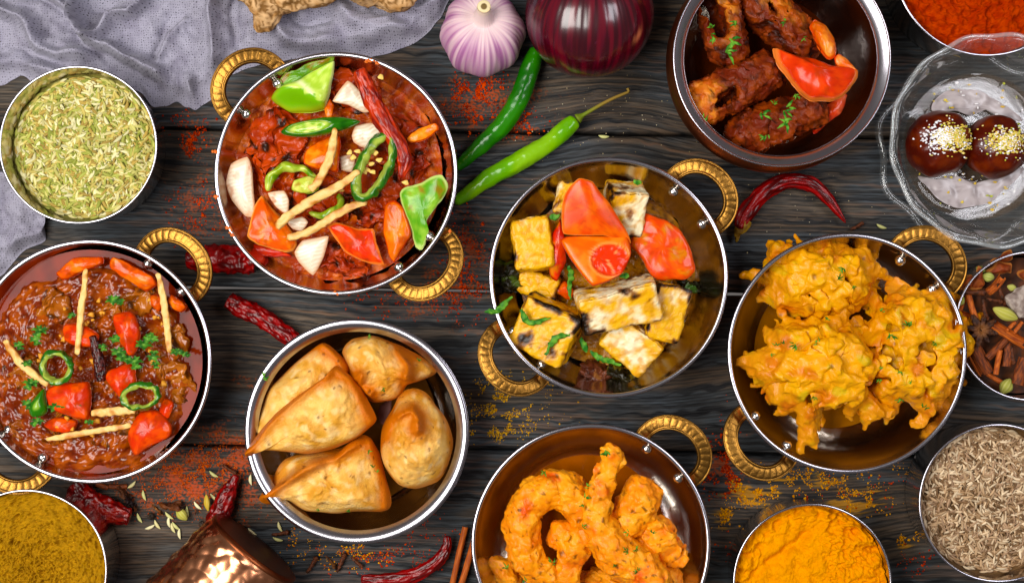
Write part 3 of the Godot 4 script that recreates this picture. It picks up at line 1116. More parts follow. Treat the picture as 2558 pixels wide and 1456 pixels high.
	for c in [["350 800 352 745 385 700 450 676 530 684 596 722", 0.040, "pale green chilli hoop above the ginger sticks"], ["705 815 722 850 705 895 640 920 560 925", 0.037, "pale green chilli piece under the ginger sticks"]]:
		var g := tube(pts3(c[0], c[1] - 0.002, c[1]), [18 * kk, 24 * kk, 26 * kk, 22 * kk, 14 * kk], 18, 50, 1.0, 0.08)
		g.warp(n1, 90.0, 0.0015)
		g.paint(func(p, _uv): return C("8aa420").lerp(C("c3cd5e"), sm(-0.3, 0.5, fb(p, 110.0))).lerp(C("5f8a14"), sm(0.2, 0.6, ns(p, 140.0))))
		solo(g, "green_chilli_hoop", skin("chilli_skin", 0.22), c[2], "chilli slice")
	pepper("470 790 480 745 560 730 615 755 600 800 545 815", 0.041, 0.005, 0.002, Vector2.ZERO, Vector2.ZERO, "b9c44a", "d8d470", "98a830", "green_chilli_core", "pale green chilli core inside the hoop", "chilli slice")
	# ginger sticks
	ginger_stick("692 466 680 560 655 650 610 740 560 800", 0.053, 0.050, 22 * kk, "shortest ginger stick, standing over the orange pepper", "ginger sticks in the chicken bowl")
	ginger_stick("822 690 720 770 600 835 470 915 380 995", 0.056, 0.050, 24 * kk, "longest ginger stick across the middle of the chicken bowl", "ginger sticks in the chicken bowl")
	ginger_stick("862 860 770 885 690 930 560 1010 440 1050", 0.050, 0.047, 21 * kk, "lowest ginger stick, above the red pepper wedge", "ginger sticks in the chicken bowl")
	var w := []
	var cs := []
	for p in ["770 600", "812 592", "790 625", "1062 755", "930 205", "720 795", "860 690", "880 660", "845 700", "925 640", "905 600", "890 700", "560 465", "575 478", "545 475"]:
		var q: PackedFloat64Array = p.split_floats(" ")
		w.append(Transform3D(Basis.from_euler(Vector3(rng.randf(), rng.randf() * 6, 0)).scaled(Vector3(0.0042, 0.0016, 0.0034)), at(q[0], q[1], 0.0475)))
		cs.append(C("e6c06a"))
	var ws := []
	var wcol := []
	for p in ["140 1010", "150 1032", "133 995", "68 832", "880 118", "862 122", "905 128", "60 600", "1290 1010", "700 1338"]:
		var q: PackedFloat64Array = p.split_floats(" ")
		for e in 3:
			ws.append(Transform3D(Basis.from_euler(Vector3(0, rng.randf() * 6, 0)).scaled(Vector3(rng.randf_range(0.0012, 0.003), 0.0009, rng.randf_range(0.001, 0.002))), at(q[0] + rng.randf_range(-9, 9), q[1] + rng.randf_range(-9, 9), 0.0510)))
			wcol.append(C("c8681a"))
	flecks("sauce_splashes", "small orange sauce splashes on the rim of the chicken bowl", "sauce splash", crumb_mesh(), skin("seed", 0.4), ws, wcol)
	flecks("chilli_seeds", "pale yellow chilli seeds scattered over the chicken dish", "seeds", crumb_mesh(), skin("seed", 0.4), w, cs)


func dried_chilli(s: String, h0: float, h1: float, r: Array, c0: String, c1: String, label: String, lying := true) -> void:
	var k := ms(h0)
	var rr := []
	for q in r:
		rr.append(q * k)
	var g := Geo.new().sweep(pts3(s, h0, h1), 56, 150, func(u, w):
		var m := rr.size() - 1
		var j := clampi(int(w * m), 0, m - 1)
		var q: float = lerpf(rr[j], rr[j + 1], w * m - j) * round_end(w, 0.03)
		var a: float = u * TAU
		var crease := nr.get_noise_3d(cos(a) * 1.1 + label.length(), sin(a) * 1.1, w * 3.2) * 0.15 + n1.get_noise_3d(cos(a) * 2.2, sin(a) * 2.2 + label.length(), w * 9.0) * 0.14
		q *= 1.0 - 0.10 + crease
		return Vector2(cos(a), sin(a) * 0.72) * q)
	g.paint(func(p, uv):
		var a: float = uv.x * TAU
		var n := n1.get_noise_3d(cos(a) * 1.4, sin(a) * 1.4 + label.length(), uv.y * 6.0)
		return C(c0).lerp(C(c1), sm(-0.35, 0.4, n)))
	solo(g, "dried_chilli", skin("dried_chilli_skin", 0.32, 0.5, 0.2, 30.0, 0.35), label, "dried chilli")


# ---------------------------------------------------------------- brown gravy
func gravy_dish() -> void:
	zoom(0, 568.6, 0.4557)
	hz = 0.0065
	var wet := skin("masala", 0.28)
	var oil := skin("oil", 0.07, 0.3, 0.0)
	var mid := at(492, 735, 0.030)
	var g0 := Geo.new().grid(96, 30, func(u, w): return mid + Vector3(cos(u * TAU), 0, sin(u * TAU)) * 0.0708 * (1.0 - w) + Vector3(0, 0.0004 * n1.get_noise_2d(u * 9.0, w * 5.0) * w, 0), true)
	g0.paint(func(p, _uv): return C("7e2c0a").lerp(C("5e1c08"), sm(-0.3, 0.5, fb(p, 40.0))))
	solo(g0, "curry_oil", oil, "shiny orange oil round the edge of the gravy", "oil")
	var soup := skin("gravy_wet", 0.2, 0.45, 0.7, 30.0, 0.5)
	sauce(488, 770, 0.0695, 0.0256, "thick brown lentil and meat gravy filling the left bowl", "curry_gravy", C("722c0a"), C("a05012"), C("4c1a06"),
		func(p, r): return 0.0078 * sm(1.02, 0.86, r + 0.14 * fb(p, 30.0)) + 0.0046 * fb(p, 55.0) + 0.0017 * fb(p, 170.0), soup)
	var lump := [[250, 480, 150, 120, "left of the upright ginger stick at the top"], [720, 400, 130, 110, "below the thick orange carrot"], [900, 640, 130, 120, "under the right upright ginger stick"], [330, 1080, 170, 100, "below the biggest tomato piece"], [620, 1120, 170, 90, "beside the lowest level ginger stick"], [930, 860, 120, 130, "right of the right chilli ring"], [120, 800, 110, 150, "under the slanting ginger stick on the left"], [560, 480, 120, 90, "right of the upright ginger stick at the top"], [160, 1150, 110, 80, "at the lower left rim"]]
	for l in lump:
		chunk(l[0], l[1], 0.029, l[2], 0.0075, l[3], rng.randf() * 3.0, C("8a4a14"), C("a8641e"), C("4a2608"), "meat_chunk", soup, "meat lump in brown gravy " + l[4], "meat", "gravy coated meat lumps")
	var orange := [["300 252 350 205 405 175 480 160 552 154 556 200 500 235 430 262 335 287", "orange carrot slice at the top of the gravy bowl"], ["585 190 608 160 700 190 780 225 842 272 852 322 790 342 700 282 590 232", "thick orange carrot piece by the upper rivet"], ["915 402 930 374 975 400 1016 432 985 466 940 440", "smallest orange carrot piece near the lower rivet"], ["820 372 880 380 900 420 880 460 835 430", "dark red pepper piece behind the right ginger stick"]]
	for o in orange:
		pepper(o[0], 0.037, 0.007, 0.004, Vector2(0.05, -0.1), Vector2.ZERO, "d8560c", "ee8426", "b83a08", "carrot_piece", o[1], "carrot", "", 0.5)
	var toms := [["610 490 640 470 700 464 750 490 758 560 754 620 735 690 712 702 690 660 645 600", 0.042, "pointed red tomato piece right of the dark dried chilli", 0.006], ["578 800 640 755 720 758 746 830 720 880 662 932 612 880", 0.041, "round red tomato piece above the right chilli ring", 0.006], ["250 920 312 862 400 848 472 850 490 930 492 1040 400 1046 300 1000", 0.041, "biggest glossy red tomato piece left of centre", 0.007], ["338 540 440 528 542 580 522 640 430 642 348 610", 0.039, "flat red tomato piece under the left ginger stick", 0.004], ["706 1160 725 1060 768 1008 852 1004 905 1050 938 1092 932 1140 830 1200 732 1245", 0.040, "orange tomato wedge at the lower right of the gravy bowl", 0.006], ["240 1085 300 1040 420 1060 400 1110 300 1120", 0.036, "sunken red tomato scrap above the lowest ginger stick", 0.003], ["870 1000 905 940 950 960 930 1050 890 1055", 0.036, "small orange tomato scrap beside the right chilli ring", 0.003]]
	for o in toms:
		pepper(o[0], o[1], 0.006, o[3], Vector2(0.0, 0.1), Vector2.ZERO, "c6340c", "de5c1c", "b44010", "tomato_piece", o[2], "tomato", "", 0.8)
	var kk := ms(0.045)
	ginger_stick("466 222 458 330 440 450 430 580 418 702", 0.046, 0.044, 17 * kk, "upright ginger stick at the top centre of the gravy bowl", "ginger sticks in the gravy bowl")
	ginger_stick("858 246 882 340 905 480 916 590 926 690", 0.045, 0.042, 18 * kk, "upright ginger stick on the right of the gravy bowl", "ginger sticks in the gravy bowl")
	ginger_stick("20 612 62 680 112 745 180 805 262 866", 0.043, 0.044, 20 * kk, "slanting ginger stick on the left of the gravy bowl", "ginger sticks in the gravy bowl")
	ginger_stick("494 1016 560 1012 620 1006 680 1002 742 1000", 0.044, 0.045, 23 * kk, "short thick ginger stick touching the right chilli ring", "ginger sticks in the gravy bowl")
	ginger_stick("244 1162 360 1142 480 1122 600 1102 722 1082", 0.042, 0.043, 17 * kk, "lowest, nearly level ginger stick in the gravy bowl", "ginger sticks in the gravy bowl")
	chilli_ring(306, 766, 0.047, 86, 76, 0.7, 36, "dark green chilli ring on the left of the gravy", "", Vector2(0.2, 0.1))
	chilli_ring(768, 924, 0.048, 96, 62, -0.12, 32, "dark green chilli ring on the right of the gravy", "", Vector2(0.0, 0.15))
	var cs := piece("240 882 205 910 168 960 158 1010 180 1040 232 1030 258 1000 248 940", 0.044, 0.006, 0.006, Vector2.ZERO, Vector2.ZERO, 0.8)
	cs.paint(func(p, uv): return C("2b6a12").lerp(C("86a83a"), sm(0.5, 0.2, uv.x) if uv.y > 0.5 else 0.0))
	solo(cs, "green_chilli_slice", skin("chilli_skin", 0.22), "folded green chilli slice left of the biggest tomato", "chilli slice")
	dried_chilli("500 590 520 660 540 740 545 800 545 845", 0.043, 0.043, [18, 26, 32, 34, 26], "4a1412", "200a0c", "nearly black dried chilli standing in the gravy", true)
	var leafs := [[215, 560, 42], [190, 610, 34], [620, 395, 46], [632, 610, 40], [650, 680, 46], [735, 730, 46], [690, 720, 36], [785, 640, 46], [835, 610, 36], [838, 710, 36], [300, 985, 42], [400, 965, 34], [165, 850, 42], [150, 960, 36], [200, 1060, 36], [490, 1065, 24], [392, 478, 24], [100, 640, 30], [560, 650, 26], [960, 680, 34], [140, 745, 28], [850, 745, 26], [1010, 690, 26]]
	for l in leafs:
		leaf_at(l[0], l[1], 0.0455, l[2], rng.randf() * 6.0, "chopped green coriander leaf lying on the brown gravy", "coriander leaves on the gravy")
	var w := []
	var cc := []
	for k in 40:
		var q := at(rng.randf_range(150, 950), rng.randf_range(380, 1150), 0.040)
		w.append(Transform3D(Basis.from_euler(Vector3(rng.randf(), rng.randf() * 6, 0)).scaled(Vector3.ONE * rng.randf_range(0.0018, 0.0042)), q))
		cc.append(C("d89a3a"))
	hz = 0.0
	flecks("chilli_seeds", "yellow chilli seeds floating on the brown gravy", "seeds", crumb_mesh(), skin("seed", 0.4), w, cc)


# ---------------------------------------------------------------- samosas
func samosa(s: String, h: float, high: float, ridges: Array, puff: float, label: String) -> void:
	var l := outline(s, h, 120, 0.75)
	var m := middle(l)
	var lines := []
	for r in ridges:
		lines.append(pts3(r, h))
	var near := func(q: Vector2) -> float:
		var b := 1.0
		for k in lines:
			b = minf(b, near_line(q, k))
		return b
	var g := Geo.new().slab(l, 46, func(q, r):
		var p := Vector3(q.x, 0.0, q.y)
		var y: float = h + high * pow(maxf(0.0, 1.0 - pow(r, 2.1)), puff + 0.18)
		var e: float = near.call(q)
		y += 0.0070 * exp(-pow(e / 0.0028, 2.0)) * (1.0 - pow(r, 8.0)) - 0.0040 * exp(-pow((e - 0.009) / 0.005, 2.0)) * (1.0 - r)
		var blis: float = maxf(0.0, -0.55 - nc.get_noise_3dv(p * 210.0)) * sm(-0.1, 0.4, ns(p, 40.0))
		return y + 0.0014 * nr.get_noise_3dv(p * 62.0) * (1.0 - pow(r, 6.0)) + (0.0034 * fb(p, 48.0) + 0.0005 * ns(p, 260.0) + 0.0030 * blis) * (1.0 - pow(r, 4.0)),
		func(q, r): return h - 0.006 * (1.0 - r * r))
	g.warp(n1, 40.0, 0.0015)
	g.paint(func(p, uv):
		var q := Vector2(p.x, p.z)
		var e: float = near.call(q)
		var tip := 0.0
		for k in lines:
			for t in [k[0], k[-1]]:
				tip = maxf(tip, exp(-pow(q.distance_to(Vector2(t.x, t.z)) / 0.011, 2.0)))
		var c := C("e8bc6c").lerp(C("d09a3c"), sm(-0.25, 0.45, fb(p, 55.0)))
		c = c.lerp(C("ecd096"), sm(0.15, 0.55, ns(p, 130.0)) * 0.6)
		c = c.lerp(C("c88428"), sm(0.1, 0.7, nr.get_noise_3dv(p * 62.0)) * 0.35)
		c = c.lerp(C("c06c14"), clampf(exp(-pow(e / 0.0046, 2.0)) * 0.9 + tip * 0.7 + sm(0.84, 1.0, uv.x) * 0.75, 0.0, 1.0))
		return c.lerp(C("5a3010"), sm(0.74, 0.84, ns(p + Vector3(2, 0, 0), 170.0)) * 0.7))
	solo(g, "samosa", skin("fried_pastry", 0.47, 0.4, 0.0, 46.0, 1.3, 0.12), label, "samosa", "samosas in the lipped bowl")


func samosa_dish() -> void:
	zoom(568.6, 758.2, 0.4339)
	samosa("110 830 200 600 268 465 430 305 552 222 655 295 712 382 640 560 400 720 200 820", 0.034, 0.016, ["560 235 650 320 690 400"], 0.5, "samosa at the upper left, half covered by the one in front")
	samosa("660 275 720 200 830 178 950 222 1080 290 1196 395 1120 442 1050 462 990 532 900 562 830 572 760 500 706 442 698 380", 0.033, 0.022, ["705 440 780 400 760 470 830 520", "1010 260 1060 350 1040 450"], 0.55, "rounded samosa at the top right with a folded tip")
	samosa("180 1112 250 1000 330 888 450 852 640 832 760 752 832 770 872 860 890 950 942 1150 890 1192 750 1206 560 1212 430 1182 330 1142 220 1152", 0.034, 0.021, ["185 1115 300 1050 400 980 520 910 640 870 760 780", "830 780 880 900 905 1010 935 1150"], 0.5, "samosa at the bottom of the bowl with a seam running up")
	samosa("895 722 930 620 990 520 1080 490 1170 540 1242 640 1288 780 1272 900 1200 1022 1080 1062 980 1042 900 950 880 850", 0.035, 0.026, ["905 740 930 670 1010 615 1080 590 1110 630 1105 700"], 0.6, "plump round samosa at the right with a curled seam")
	samosa("85 872 200 720 300 610 450 482 572 400 622 360 712 420 790 530 852 670 790 732 700 802 520 856 330 856 200 850 120 892", 0.046, 0.017, ["100 870 200 740 300 630 450 500 575 410 625 372", "625 372 700 425 770 530 845 665"], 0.5, "large golden samosa lying across the middle, its tip over the rim")
	var g := piece("860 640 872 590 942 542 940 610 905 700 880 690", 0.022, 0.0015, 0.001, Vector2(0.3, 0.2), Vector2.ZERO, 0.2)
	g.paint(func(_p, _uv): return C("6a4038"))
	solo(g, "bay_leaf_scrap", skin("dry_leaf", 0.6), "brown bay leaf scrap in the gap between the samosas", "leaf")
	for l in [[210, 430, 40], [895, 490, 22], [810, 850, 22], [835, 940, 22], [700, 1188, 20], [855, 970, 18], [1100, 330, 20], [805, 190, 20], [520, 1185, 18]]:
		leaf_at(l[0], l[1], 0.058 if l[0] != 210 else 0.049, l[2], rng.randf() * 6.0, "tiny green dill strand in the samosa bowl", "dill strands on the samosas", true)


# ---------------------------------------------------------------- yellow cheese cubes
func cheese(x: float, y: float, h: float, sx: float, sz: float, high: float, turn: float, lean: Vector2, white: float, char_: float, called: String, label: String) -> void:
	var k := ms(h)
	var size := Vector3(sx * k * 1.18, high, sz * k * 1.18)
	var g := Geo.new().box(size, 34, 0.0026)
	g.warp(nf, 45.0, 0.0016)
	g.warp(nf, 240.0, 0.0007)
	var off := Vector3(rng.randf() * 9.0, rng.randf() * 9.0, 0)
	g.paint(func(p, _uv):
		var q: Vector3 = p + off
		var e: Vector3 = (p / size).abs() * 2.0
		var edge := maxf(minf(e.x, e.y), maxf(minf(e.y, e.z), minf(e.x, e.z)))
		var c := C("e2a806").lerp(C("e8dcb8"), sm(-0.2, 0.35, fb(q, 55.0) + white - 0.2))
		c = c.lerp(C("c98a10"), sm(0.1, 0.5, ns(q, 160.0)) * 0.6)
		var burn := fb(q, 34.0) * 1.05 + 0.34 * fb(q, 120.0) + char_ + 0.55 * sm(0.70, 1.0, edge) * sm(0.0, 0.35, ns(q, 34.0))
		c = c.lerp(C("7a420c"), sm(0.30, 0.50, burn) * 0.9)
		return c.lerp(C("1d120b"), sm(0.46, 0.66, burn)))
	var b := Basis.from_euler(Vector3(lean.y, -turn, lean.x))
	g.move(Transform3D(b, at(x, y, h)))
	solo(g, called, skin("grilled_cheese", 0.42, 0.5, 0.25, 40.0, 0.6, 0.15), label, "cheese cube", "grilled cheese cubes")


func paneer_dish() -> void:
	zoom(1168.8, 366.4, 0.4427)
	var base := skin("masala", 0.28)
	sauce(790, 735, 0.057, 0.014, "yellow oily sauce under the cheese cubes", "curry_sauce", C("b87e0a"), C("8a580a"), C("5a380a"), func(p, r): return 0.004 * (1.0 - r * r) + 0.003 * fb(p, 60.0), base)
	cheese(372, 560, 0.032, 190, 245, 0.030, -0.12, Vector2(0.1, -0.1), -0.35, -0.02, "cheese_cube", "bright yellow cheese cube at the upper left of its bowl")
	cheese(880, 345, 0.033, 180, 220, 0.032, 0.12, Vector2(-0.1, 0.35), 0.30, -0.02, "cheese_cube", "cream cheese cube with a browned top, behind the tall tomato petal")
	cheese(545, 290, 0.028, 90, 150, 0.026, 0.2, Vector2(0, 0), 0.1, 0.1, "cheese_cube", "cheese cube almost hidden behind the tomato petal")
	cheese(450, 1025, 0.034, 285, 260, 0.032, 0.42, Vector2(0.15, 0.2), -0.25, 0.16, "cheese_cube", "large yellow cheese cube with charred corners under green herb strips")
	cheese(925, 1100, 0.027, 260, 190, 0.028, 0.70, Vector2(0.0, 0.25), 0.22, -0.08, "cheese_cube", "white edged cheese cube at the bottom of its pile")
	cheese(1100, 935, 0.030, 170, 270, 0.028, 0.25, Vector2(-0.2, 0.0), 0.0, 0.2, "cheese_cube", "dark grilled cheese cube at the right of the pile")
	cheese(845, 890, 0.042, 385, 185, 0.026, -0.22, Vector2(0.0, 0.3), 0.25, 0.08, "cheese_cube", "cream cheese cube with black grill marks at the centre front")
	cheese(400, 770, 0.022, 200, 120, 0.020, 0.3, Vector2(0.1, 0.2), -0.2, 0.12, "cheese_cube", "mustard coloured cheese cube wedged between two yellow ones")
	chunk(235, 740, 0.024, 70, 0.012, 105, 0.2, C("2a2612"), C("14120c"), C("4a5a1c"), "charred_pepper", base, "black charred pepper piece against the left wall", "pepper")
	chunk(725, 1280, 0.018, 90, 0.009, 85, 0.2, C("6a3a24"), C("4a2418"), C("8a5a30"), "onion_chunk", base, "brown purple onion chunk at the bottom of the bowl", "onion piece")
	chunk(1240, 770, 0.020, 60, 0.010, 60, 0.2, C("2a2a12"), C("1a160c"), C("3a5a1c"), "charred_pepper", base, "dark charred pepper piece right of the tomatoes", "pepper")
	chunk(880, 1270, 0.020, 90, 0.010, 60, 0.0, C("2a2612"), C("16120c"), C("6a5a1c"), "charred_pepper", base, "dark charred pepper piece under the lowest cheese cube", "pepper")
	var tm := skin("wet_veg", 0.22)
	pepper("470 500 498 440 524 400 548 500 556 640 535 700 500 752 465 730 460 620", 0.040, 0.006, 0.004, Vector2(0.1, 0.0), Vector2.ZERO, "c8280c", "de4a18", "a82008", "tomato_piece", "narrow red tomato slice left of the tall petal", "tomato")
	pepper("480 812 556 758 602 800 590 850 555 862", 0.026, 0.006, 0.003, Vector2.ZERO, Vector2.ZERO, "d8500c", "e8721c", "b83a08", "tomato_piece", "small orange tomato piece between the cheese cubes", "tomato")
	pepper("930 482 965 430 1012 378 1100 400 1200 470 1240 560 1262 620 1286 690 1250 735 1190 755 1060 740 985 640 920 560", 0.041, 0.005, 0.004, Vector2(0.1, 0.05), Vector2.ZERO, "d4420a", "e8661a", "cc4c0c", "tomato_piece", "broad red tomato piece at the right of the cheese bowl", "tomato", "", 0.7)
	# the tall petal: two flat faces meeting in a soft fold
	var g := piece("530 332 545 270 575 225 622 184 665 190 702 202 745 260 792 312 850 400 902 482 922 545 840 520 760 500 650 500 540 490 528 410", 0.056, 0.004, 0.0015, Vector2(0.0, -0.2), Vector2.ZERO, 0.5)
	var fold := pts3("640 200 690 330 730 480", 0.056)
	for q in g.v.size():
		g.v[q].y += 0.004 * exp(-pow(near_line(Vector2(g.v[q].x, g.v[q].z), fold) / 0.012, 2.0))
	two_tone(g, C("d6480a"), C("e8701a"), C("ee8a3a"), 70.0, 0.95, "e2700f")
	solo(g, "tomato_piece", tm, "tall pointed red tomato petal on top of the cheese", "tomato")
	var g2 := piece("524 530 560 506 680 500 800 502 902 505 922 600 895 670 862 722 790 760 702 786 640 720 570 622", 0.055, 0.008, 0.002, Vector2(0.0, 0.22), Vector2.ZERO, 0.5)
	var pit := at(800, 640, 0.055)
	g2.paint(func(p, uv):
		var c := C("e0600c").lerp(C("ee8426"), sm(-0.3, 0.4, fb(p, 80.0)))
		var d := Vector2(p.x - pit.x, (p.z - pit.z) * 1.2).length()
		c = c.lerp(C("d8401a"), sm(0.0135, 0.0115, d)).lerp(C("f0a050"), sm(0.0016, 0.0, absf(d - 0.0128)) * 0.8)
		c = c.lerp(C("f2b070"), sm(0.45, 0.65, ns(p * Vector3(1, 1, 0.5), 300.0)) * sm(0.012, 0.009, d) * 0.6)
		return c.lerp(C("c8300c"), sm(0.93, 1.0, uv.x)))
	for q in g2.v.size():
		var d := Vector2(g2.v[q].x - pit.x, (g2.v[q].z - pit.z) * 1.2).length()
		if g2.t[q].y > 0.5:
			g2.v[q].y -= 0.0016 * sm(0.0125, 0.0105, d) - 0.0006 * ns(g2.v[q], 280.0) * sm(0.0125, 0.010, d)
	solo(g2, "tomato_piece", tm, "orange cut tomato wedge with its seed chamber below the tall petal", "tomato")
	var strips := [["98 925 160 930 205 885 245 850", 0.052, "coriander strip hanging over the left rim"], ["300 918 318 960 345 995 400 985 462 968", 0.054, "upper curved coriander strip on the charred yellow cube"], ["440 1172 470 1110 510 1068 560 1062 608 1012", 0.053, "lower forked coriander strip on the charred yellow cube"], ["570 668 582 720 572 780 578 862", 0.040, "thin coriander strip between the cubes"], ["690 1150 740 1190 800 1210 860 1232", 0.036, "coriander strip under the lowest cheese cube"], ["640 1080 660 1130 665 1165", 0.040, "short coriander strip beside the lowest cheese cube"], ["460 390 490 400 515 380", 0.050, "coriander tip behind the narrow tomato slice"], ["860 720 890 728 880 715", 0.048, "coriander scrap behind the front cube"], ["930 190 960 200 950 190", 0.052, "coriander scrap on the browned cube"]]
	for s in strips:
		var hg := Geo.new()
		herb_strip(hg, pts3(s[0], s[1]), 17 * ms(0.05))
		solo(hg, "coriander_strip", skin("herb", 0.5), s[2], "herb", "coriander strips on the cheese dish")


# ---------------------------------------------------------------- kebabs
func kebab_dish() -> void:
	zoom(1579.5, 0, 0.4338)
	var kk := ms(0.045)
	var defs := [
		[[470, -120, 0.040], [545, 265, 0.042], 118, [[455, -5, 0.056], [515, 165, 0.055]], 54, [470, 60, 0.0535], Vector3(-0.05, 1.0, -0.2), "kebab at the upper left with a long open slot and chopped dill"],
		[[745, 10, 0.040], [965, 250, 0.038], 122, [[800, 10, 0.056], [830, 50, 0.056]], 16, [870, 60, 0.0545], Vector3(0.25, 0.9, -0.35), "kebab at the top behind the tomato wedge"],
		[[420, 585, 0.050], [745, 430, 0.046], 118, [[520, 590, 0.062], [604, 520, 0.060]], 32, [470, 560, 0.0605], Vector3(-0.35, 0.9, 0.2), "kebab in front with its orange cut face and a dark hole"],
		[[655, 765, 0.044], [1010, 640, 0.040], 112, [], 0, [], Vector3.UP, "whole dark kebab at the bottom sprinkled with dill"]]
	for d in defs:
		var a := at(d[0][0], d[0][1], d[0][2])
		var b := at(d[1][0], d[1][1], d[1][2])
		var r: float = d[2] * kk * 0.5 * 1.12
		r = d[2] * kk * 1.2
		var lo := a.min(b) - Vector3.ONE * (r + 0.006)
		var hi := a.max(b) + Vector3.ONE * (r + 0.006)
		r *= 1.0
		var f := Field.new(lo, hi, 0.0014)
		var flat_r := r * 0.92
		f.rod(a, b, flat_r, flat_r * 0.96, 0.004)
		if d[5].size():
			f.shave(at(d[5][0], d[5][1], d[5][2]), d[6].normalized(), 0.006)
		var axis := []
		if d[3].size():
			axis = [at(d[3][0][0], d[3][0][1], d[3][0][2]), at(d[3][1][0], d[3][1][1], d[3][1][2])]
			for deep in 7:
				f.rod(axis[0] - Vector3(0, 0.0035 * deep, 0), axis[1] - Vector3(0, 0.0035 * deep, 0), d[4] * kk, d[4] * kk * 0.8, 0.002, true)
		var g := Geo.new()
		f.into(g)
		var n: Vector3 = d[6].normalized()
		var top := at(d[5][0], d[5][1], d[5][2]) if d[5].size() else Vector3(0, 9, 0)
		g.paint(func(p, _uv):
			var c := C("6a280e").lerp(C("8e4016"), sm(-0.3, 0.4, fb(p, 90.0)))
			c = c.lerp(C("3a140c"), sm(0.15, 0.5, fb(p + Vector3(5, 0, 0), 60.0)))
			var face := sm(-0.0042, -0.001, (p - top).dot(n))
			c = c.lerp(C("b85c18").lerp(C("d88a30"), sm(-0.2, 0.5, fb(p, 170.0))), face * 0.95)
			return c.lerp(C("1c0c08"), sm(0.4, 0.6, ns(p, 130.0)) * 0.6))
		g.warp(nf, 55.0, 0.0036)
		g.warp(nf, 190.0, 0.0020)
		g.warp(n1, 420.0, 0.0008)
		solo(g, "kebab", skin("kebab_meat", 0.5, 0.4, 0.1, 45.0, 1.2), d[7], "kebab", "minced meat kebabs in the pot")
	chunk(545, 825, 0.042, 36, 0.008, 30, 0.3, C("1c1614"), C("2c2420"), C("0c0a0a"), "charred_tip", skin("kebab_meat", 0.42), "black charred scrap at the end of the bottom kebab", "meat")
	# tomato
	pepper("825 280 840 274 870 280 960 325 1060 358 1172 378 1250 380 1296 398 1294 440 1262 490 1210 542 1125 592 1030 582 960 545 900 485 845 390", 0.056, 0.016, 0.013, Vector2(0.0, 0.25), Vector2.ZERO, "d2360a", "e24c10", "f08a40", "tomato_wedge", "big glossy red tomato wedge across the kebabs", "tomato", "", 0.6)
	pepper("1012 170 1024 125 1050 108 1112 138 1172 240 1180 300 1166 332 1110 340 1070 262", 0.057, 0.010, 0.006, Vector2(0.0, 0.2), Vector2.ZERO, "d86a1a", "ee9a3c", "e2560f", "tomato_wedge", "orange seedy tomato piece standing behind the red wedge", "tomato", "", 0.7)
	pepper("1165 335 1200 315 1250 345 1296 398 1240 410 1180 380", 0.060, 0.007, 0.003, Vector2(-0.1, 0.1), Vector2.ZERO, "e86c20", "f09a4a", "e2430f", "tomato_wedge", "folded orange tomato end at the right of the red wedge", "tomato")
	pepper("1040 640 1130 590 1200 540 1235 560 1190 650 1100 740 1040 770", 0.036, 0.006, 0.006, Vector2(0.2, 0.0), Vector2.ZERO, "d8482a", "e06a44", "b82a10", "tomato_wedge", "pinkish tomato slice under the red wedge by the wall", "tomato")
	for l in [[580, 235, 70, 1], [545, 300, 60, 1], [600, 130, 40, 1], [470, 210, 45, 1], [890, 630, 60, 1], [905, 700, 64, 1], [745, 655, 52, 1], [770, 780, 40, 1], [940, 545, 34, 1], [880, 125, 30, 1], [985, 220, 24, 1], [415, 685, 28, 1], [820, 600, 26, 1], [455, 160, 30, 1]]:
		leaf_at(l[0], l[1], 0.068, l[2], rng.randf() * 6.0, "chopped green dill sprig sprinkled on the kebabs", "dill on the kebabs", true)


